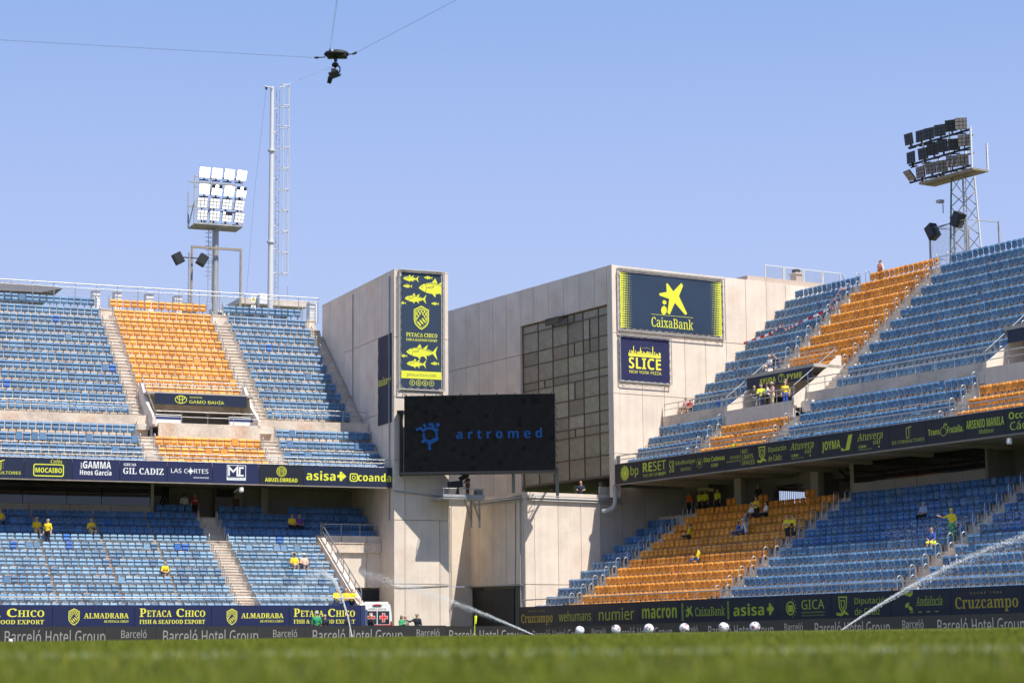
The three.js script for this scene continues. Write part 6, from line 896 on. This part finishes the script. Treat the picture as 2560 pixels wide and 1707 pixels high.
// ---------- camera platform on the podium corner ----------
{
  const g = thing(L, 'camera_platform', 'grey bracketed steel platform for the television camera', 'platform', [5.2, 3.5, 10.3]);
  part(g, 'deck', BD(3.75, 6.75, 10.3, 10.42, 3.0, 5.4), M.galv); part(g, 'edge_plate', BD(3.75, 6.75, 10.42, 10.6, 2.96, 3.0), M.galv);
  for (const u of [3.8, 5.0, 6.7]) part(g, 'post', bar([u, 3.03, 10.4], [u, 3.03, 11.0], .025, 4), M.steel); part(g, 'rail', bar([3.8, 3.03, 11.0], [6.7, 3.03, 11.0], .025, 4), M.steel); part(g, 'rail', bar([3.8, 3.03, 11.0], [3.8, 5.3, 11.0], .025, 4), M.steel);
  for (const u of [5.3, 5.9]) { part(g, 'brace', bar([u, 3.1, 10.3], [u + 1.1, 4.6, 9.0], .07, 4), M.galv); part(g, 'wall_plate', BD(u + 1.04, u + 1.16, 8.5, 10.3, 4.55, 4.65), M.galv); }
  const c = thing(L, 'television_camera', 'black television camera on a pedestal aimed at the pitch', 'camera', [4.9, 3.4, 10.42]);
  const bd = quadBox(-.55, .4, -.22, .22, -.2, .2); bd.rotateZ(.12); bd.translate(4.85, 11.3, -3.4); part(c, 'lens_body', bd, M.black); const vf = quadBox(-.22, .4, -.15, .15, -.12, .12); vf.rotateZ(.55); vf.translate(5.3, 11.75, -3.4); part(c, 'viewfinder', vf, M.black); part(c, 'pedestal', bar([4.95, 3.4, 10.42], [4.95, 3.4, 11.1], .09, 8), M.black); for (const a of [-.35, .3]) part(c, 'leg', bar([4.95 + a, 3.4 + a * .4, 10.42], [4.95, 3.4, 10.9], .03, 5), M.black);
  part(c, 'pan_bar', bar([5.2, 3.4, 11.25], [5.5, 3.45, 11.15], .02, 4), M.black);
  person(L, [5.72, 3.5, 10.42], -1.3, 'stand rail', { top: 'brown', leg: 'brown', arm: 'skin', hair: 'black', s: .88 }, 'camera operator in dark clothes leaning to the television camera');
  lone(L, 'equipment_case', 'grey equipment case on the camera platform', 'case', [6.4, 3.3, 10.42], BD(6.2, 6.65, 10.42, 10.95, 3.1, 3.6), mat([.2, .2, .2])); lone(L, 'cable_heap', 'black cable heap on the camera platform', 'cables', [6.0, 3.2, 10.42], [ball([6.0, 3.2, 10.5], .16, 8, 6, [1.3, .6, 1]), ball([5.85, 3.1, 10.48], .12, 8, 6, [1.2, .6, 1])], M.black);
}
// ---------- corner flag, footballs ----------
{
  const p = L.P(2.5, -5.6, 0), g = new THREE.Group(); g.name = 'corner_flag'; g.position.set(p.x, groundY(p.x, -p.z), p.z); scene.add(g); meta(g, 'bright yellow corner flag on a slim pole', 'flag');
  const pole = new THREE.Mesh(new THREE.CylinderGeometry(.022, .022, 1.6, 8).translate(0, .8, 0), mat([.75, .8, .05])); pole.name = 'pole'; pole.castShadow = true; g.add(pole);
  const fl = new THREE.PlaneGeometry(.26, .5, 6, 6), q = fl.attributes.position; for (let i = 0; i < q.count; i++) { const x = q.getX(i) + .13; q.setZ(i, Math.sin(x * 14 + q.getY(i) * 5) * .05); q.setX(i, q.getX(i) * .5); } fl.computeVertexNormals(); fl.translate(-.1, 1.38, 0); fl.rotateZ(-.12); const f = new THREE.Mesh(fl, mat([.8, .85, .03], { side: THREE.DoubleSide })); f.name = 'flag_cloth'; f.castShadow = true; g.add(f);
}
{
  const tex = (() => { const c = document.createElement('canvas'); c.width = 256; c.height = 128; const x = c.getContext('2d'); x.fillStyle = '#f4f1ef'; x.fillRect(0, 0, 256, 128); const R5 = rng(44); for (let i = 0; i < 14; i++) { const cx = R5() * 256, cy = 15 + R5() * 98, s = 9 + R5() * 9; poly(x, [[cx - s, cy], [cx - s * .2, cy - s], [cx + s, cy - s * .3], [cx + s * .4, cy + s]], ['#c8486a', '#3a2a5a', '#d98aa0', '#2a2a3a', '#8a4a8a'][i % 5]); } for (let i = 0; i < 9; i++) { x.strokeStyle = '#b9b4b2'; x.lineWidth = 1; x.beginPath(); x.moveTo(i * 30, 0); x.bezierCurveTo(i * 30 + 30, 40, i * 30 - 20, 90, i * 30 + 12, 128); x.stroke(); } const t = new THREE.CanvasTexture(c); t.colorSpace = THREE.SRGBColorSpace; return t; })();
  const bm = phys([.95, .95, .95], { map: tex, roughness: .4, clearcoat: .3 }), geo = new THREE.SphereGeometry(.11, 28, 20);
  [[1.6, 51.8, 'first'], [2.38, 49.6, 'second'], [2.96, 46.6, 'third'], [3.74, 46.6, 'fourth'], [4.43, 44.8, 'fifth'], [5.09, 44.8, 'sixth']].forEach(([x, d, w], i) => { const m = new THREE.Mesh(geo, bm); m.name = numbered('football'); m.position.set(x, groundY(x, d) + .112, -d); m.rotation.set(i * 1.3, i * 2.1, i * .7); m.castShadow = true; scene.add(m); meta(m, `white football with pink patches, ${w} from the left of the six in a line`, 'football', 'footballs lined up on the pitch'); });
  [[-23.07, 97, 'white football near the left edge of the pitch'], [-17.5, 116, 'white football before the left LED boards']].forEach(([x, d, l], i) => { const m = new THREE.Mesh(geo, bm); m.name = numbered('football'); m.position.set(x, groundY(x, d) + .112, -d); m.rotation.set(i, 2, 1); m.castShadow = true; scene.add(m); meta(m, l, 'football'); });
}
// ---------- dome cameras, rooftop units, far roof ----------
{
  const dome = (F, u, d, y, l) => { const g = thing(F, 'dome_camera', l, 'camera', [u, d, y]); part(g, 'arm', tube([[u - .5, d, y - .15], [u - .3, d, y], [u, d, y + .12]], .05, 6, 10), M.darkSteel); part(g, 'housing', [ball([u, d, y], .16, 12, 8), bar([u, d, y], [u, d, y + .2], .14, 12)], M.white); part(g, 'lens_dome', ball([u, d, y - .07], .12, 10, 8), M.glassDark); };
  dome(L, -9.3, 5.75, 10.75, 'white dome camera hanging below the upper left fascia'); dome(R, 34.3, 5.7, 10.95, 'white dome camera hanging below the upper right fascia');
  const box = (a, b, y0, y1, d, m, l, n = 'rooftop_unit', c = 'unit') => lone(L, n, l, c, [(a + b) / 2, d, y0], [BD(a, b, y0, y1, d, d + .8), BD(a - .02, b + .02, y1, y1 + .03, d - .02, d + .82)], m);
  const wm = mat([.82, .82, .82], { roughness: .7 });
[[-15.35, -14.8, 25.25, 26.77, 'first'], [-13.75, -13.2, 25.25, 26.77, 'second'], [-11.36, -10.8, 25.25, 26.75, 'third'], [-9.2, -8.65, 25.25, 26.72, 'fourth'], [1.32, 1.9, 25.25, 26.85, 'last, beside the tower']].forEach(([a, b, y0, y1, w]) => box(a, b, y0, y1, 25.0, wm, `white cabinet behind the top left fence, ${w} from the left`));
  box(-8.6, -7.4, 25, 26.35, 25.6, M.galv, 'grey cabinet behind the loudspeaker pole'); box(-5.9, -4.5, 25, 26.2, 26.8, wm, 'white air conditioner beside the floodlight pole', 'air_conditioner', 'air conditioner');
  const fan = thing(L, 'fan_grille', 'round fan grilles of the white air conditioner', 'grille', [-5.2, 26.7, 25.2]); part(fan, 'fan_ring', bar([-5.35, 26.79, 25.7], [-5.35, 26.7, 25.7], .32, 16), M.darkSteel); part(fan, 'fan_hub', bar([-5.35, 26.7, 25.7], [-5.35, 26.66, 25.7], .08, 8), M.galv);
  const b = thing(L, 'far_building', 'cream roofed building behind the tall mast', 'building', [4, 45, 20]); part(b, 'roof', BD(1.6, 7.7, 30.1, 30.6, 46, 52), M.conc[2]); part(b, 'wall', BD(2.2, 6.2, 18, 30.1, 47, 52), M.conc[0]); for (let i = 0; i < 4; i++) part(b, 'window', BD(2.5 + i, 3.1 + i, 28.9, 29.9, 46.95, 47), M.glassDark); part(b, 'antenna', bar([6.5, 48, 30.6], [6.5, 48, 32.2], .03, 4), M.galv); part(b, 'block', BD(3.2, 4.3, 30.1, 31.0, 45.5, 46), wm);
  const h = thing(L, 'far_house', 'brown eaved house roof beyond the left stand', 'house', [-20, 50, 20]); part(h, 'eaves', profD([[-34, 30.5], [-34, 31.45], [-14.6, 31.4], [-12.8, 31.2], [-14.6, 30.75]], 50, 62), mat([.20, .19, .22], { roughness: .9 })); part(h, 'soffit', BD(-34, -14.7, 30.25, 30.55, 50.2, 61), mat([.30, .15, .10])); part(h, 'wall', BD(-34, -15.6, 15, 30.25, 50.6, 60), mat([.36, .30, .28], { map: texConc }));
  // yellow warning signs on the fence gate
  const gt = thing(L, 'fence_gate', 'steel gate frame with two yellow warning signs on the top fence', 'gate', [-3.3, 24.64, 25.2]); for (const u of [-3.9, -2.9]) part(gt, 'upright', bar([u, 24.6, 25.2], [u, 24.6, 27.1], .035, 5), M.steel); part(gt, 'crossbar', bar([-3.9, 24.6, 27.1], [-2.9, 24.6, 27.1], .035, 5), M.steel); const ws = art(.36, .4, 90, '#f2f0e6', (x, W, H) => { poly(x, [[W * .5, H * .1], [W * .9, H * .75], [W * .1, H * .75]], '#e8c81c'); poly(x, [[W * .5, H * .1], [W * .9, H * .75], [W * .1, H * .75]], '#333', 2); }); for (const y of [26.75, 26.1]) { const p = new THREE.PlaneGeometry(.36, .4); p.translate(-3.25, y, -24.56); part(gt, 'warning_sign', p, mat([1, 1, 1], { map: ws })); }
}
// ---------- water from the sprinklers ----------
{
  const wm = phys([.95, .96, .97], { roughness: .5, transmission: .35, thickness: 0, ior: 1.33 }), drop = new THREE.IcosahedronGeometry(1, 0);
  const jet = (label, n, f) => {   // f(t, r) -> [x,d,y,spread,size]
    const im = new THREE.InstancedMesh(drop, wm, n), m = new THREE.Matrix4(), R6 = rng(n), g = () => (R6() + R6() + R6() - 1.5) / 1.5;
    for (let i = 0; i < n; i++) { const t = Math.pow(R6(), 1.35), [x, d, y, s, z] = f(t, R6); const k = z * (.5 + R6()); m.makeScale(k, k * (1 + R6()), k).setPosition(x + g() * s, y + g() * s, -(d + g() * s)); im.setMatrixAt(i, m); }
    im.name = numbered('water_jet'); scene.add(im); meta(im, label, 'water', null, 'stuff');
  };
  // parabola from a nozzle: start P, velocity V, time T
  const para = (P, V, T, s0, s1, z0, z1) => (t) => { const q = t * T; return [P[0] + V[0] * q, P[1] + V[1] * q, P[2] + V[2] * q - 4.9 * q * q, s0 + (s1 - s0) * t, z0 + (z1 - z0) * t]; };
  const gy = (x, d) => groundY(x, d) + .05;
  const arc = (A, B, bulge, s0, s1, z) => (t, r) => { const e = t; return [A[0] + (B[0] - A[0]) * e, A[1] + (B[1] - A[1]) * e, A[2] + (B[2] - A[2]) * e + bulge * 4 * e * (1 - e) - (r() < .3 ? r() * .5 * e : 0), s0 + (s1 - s0) * e, z]; };
  jet('sprinkler jet spraying up to the left in front of the gate', 5200, arc([1.11, 100, .83], [-8.2, 108.6, 4.35], .22, .02, .36, .0075));
  jet('steep sprinkler plume in front of the fish-export board', 7000, (t, r) => { const P = [[-7.51, .85], [-7.73, 1.83], [-8.03, 2.76], [-8.41, 3.53], [-8.91, 3.96], [-9.7, 3.8], [-10.4, 3.1]], q = Math.min(.999, t) * 6, i = Math.floor(q), f = q - i, k = q / 6; return [P[i][0] + (P[i + 1][0] - P[i][0]) * f, 98 + k, P[i][1] + (P[i + 1][1] - P[i][1]) * f - (k > .5 ? r() * 1.2 * (k - .5) : 0), .02 + .5 * k * k, .0105 - .006 * k]; });
  jet('long sprinkler jet spraying up to the right', 6800, arc([13.21, 86, .83], [21.5, 86, 4.8], .42, .02, .24, .0078));
  jet('falling sprinkler drops drifting before the right stairs', 1700, (t, r) => { const a = r(); return [15.6 + a * 6.6, 88, 4.7 + a * 1.0 + (r() - .5) * .7, .3, .0045]; });
}
// ---------- grass blades and pitch markings ----------
{
  const bl = new THREE.BufferGeometry(); bl.setAttribute('position', new THREE.Float32BufferAttribute([-.5, 0, 0, .5, 0, 0, .32, .55, .12, -.32, .55, .12, .05, 1, .42], 3)); bl.setAttribute('uv', new THREE.Float32BufferAttribute([0, 0, 1, 0, 1, .5, 0, .5, .5, 1], 2)); bl.setIndex([0, 1, 2, 0, 2, 3, 3, 2, 4]); bl.computeVertexNormals();
  const make = (name, label, n, pick, cols, hh, ww) => { const im = new THREE.InstancedMesh(bl, phys([1, 1, 1], { roughness: .8, side: THREE.DoubleSide, transmission: .25, thickness: 0, specularIntensity: .15 }), n), m = new THREE.Matrix4(), q = new THREE.Quaternion(), e = new THREE.Euler(), s = new THREE.Vector3(), p = new THREE.Vector3(), c = new THREE.Color(), R7 = rng(n + 3); for (let i = 0; i < n; i++) { const [x, d] = pick(R7); p.set(x, groundY(x, d) - .004, -d); e.set((R7() - .5) * .9, R7() * 6.3, (R7() - .5) * .5); q.setFromEuler(e); const f = 1 + Math.max(0, d - 20) * .012; s.set(ww * f * (.7 + R7() * .6), hh * (.6 + R7() * .8), hh * .5); m.compose(p, q, s); im.setMatrixAt(i, m); const k = cols[Math.floor(R7() * cols.length)], v = .8 + R7() * .4; im.setColorAt(i, c.setRGB(k[0] * v, k[1] * v, k[2] * v)); } im.name = name; scene.add(im); meta(im, label, 'grass', null, 'stuff'); };
  const G = [[.165, .205, .02], [.19, .22, .028], [.135, .175, .016], [.27, .26, .05]];
  make('grass_blades', 'short green grass blades of the near pitch', 230000, (r) => { const d = 2.5 + 62 * Math.pow(r(), 1.15); return [(r() - .5) * 2 * (d * .262 + .6), d]; }, G, .03, .007);
  const strip = (name, label, d0, d1, sl) => { const p = [], ix = [], n = 60; for (let i = 0; i <= n; i++) { const x = -14 + i * 28 / n; for (const d of [d0 + x * sl, d1 + x * sl]) p.push(x, groundY(x, d) + .004, -d); if (i) { const k = i * 2; ix.push(k - 2, k, k - 1, k - 1, k, k + 1); } } const g = new THREE.BufferGeometry(); g.setAttribute('position', new THREE.Float32BufferAttribute(p, 3)); g.setIndex(ix); g.computeVertexNormals(); const m = new THREE.Mesh(g, mat([.72, .74, .66], { side: THREE.DoubleSide })); m.name = name; m.receiveShadow = true; scene.add(m); m.userData.kind = 'structure'; m.userData.label = label; make(name + '_blades', label + ', painted grass tips', 20000, (r) => { const x = (r() - .5) * 24, t = r(); return [x, d0 + (d1 - d0) * t + x * sl]; }, [[.5, .53, .38], [.42, .47, .28]], .022, .007); };
  strip('white_line', 'near white touchline painted on the grass', 6.6, 6.74, -.03); strip('far_white_line', 'far white line painted on the grass', 33, 33.12, .2);
}
buildSeats();
renderer.render(scene, camera);
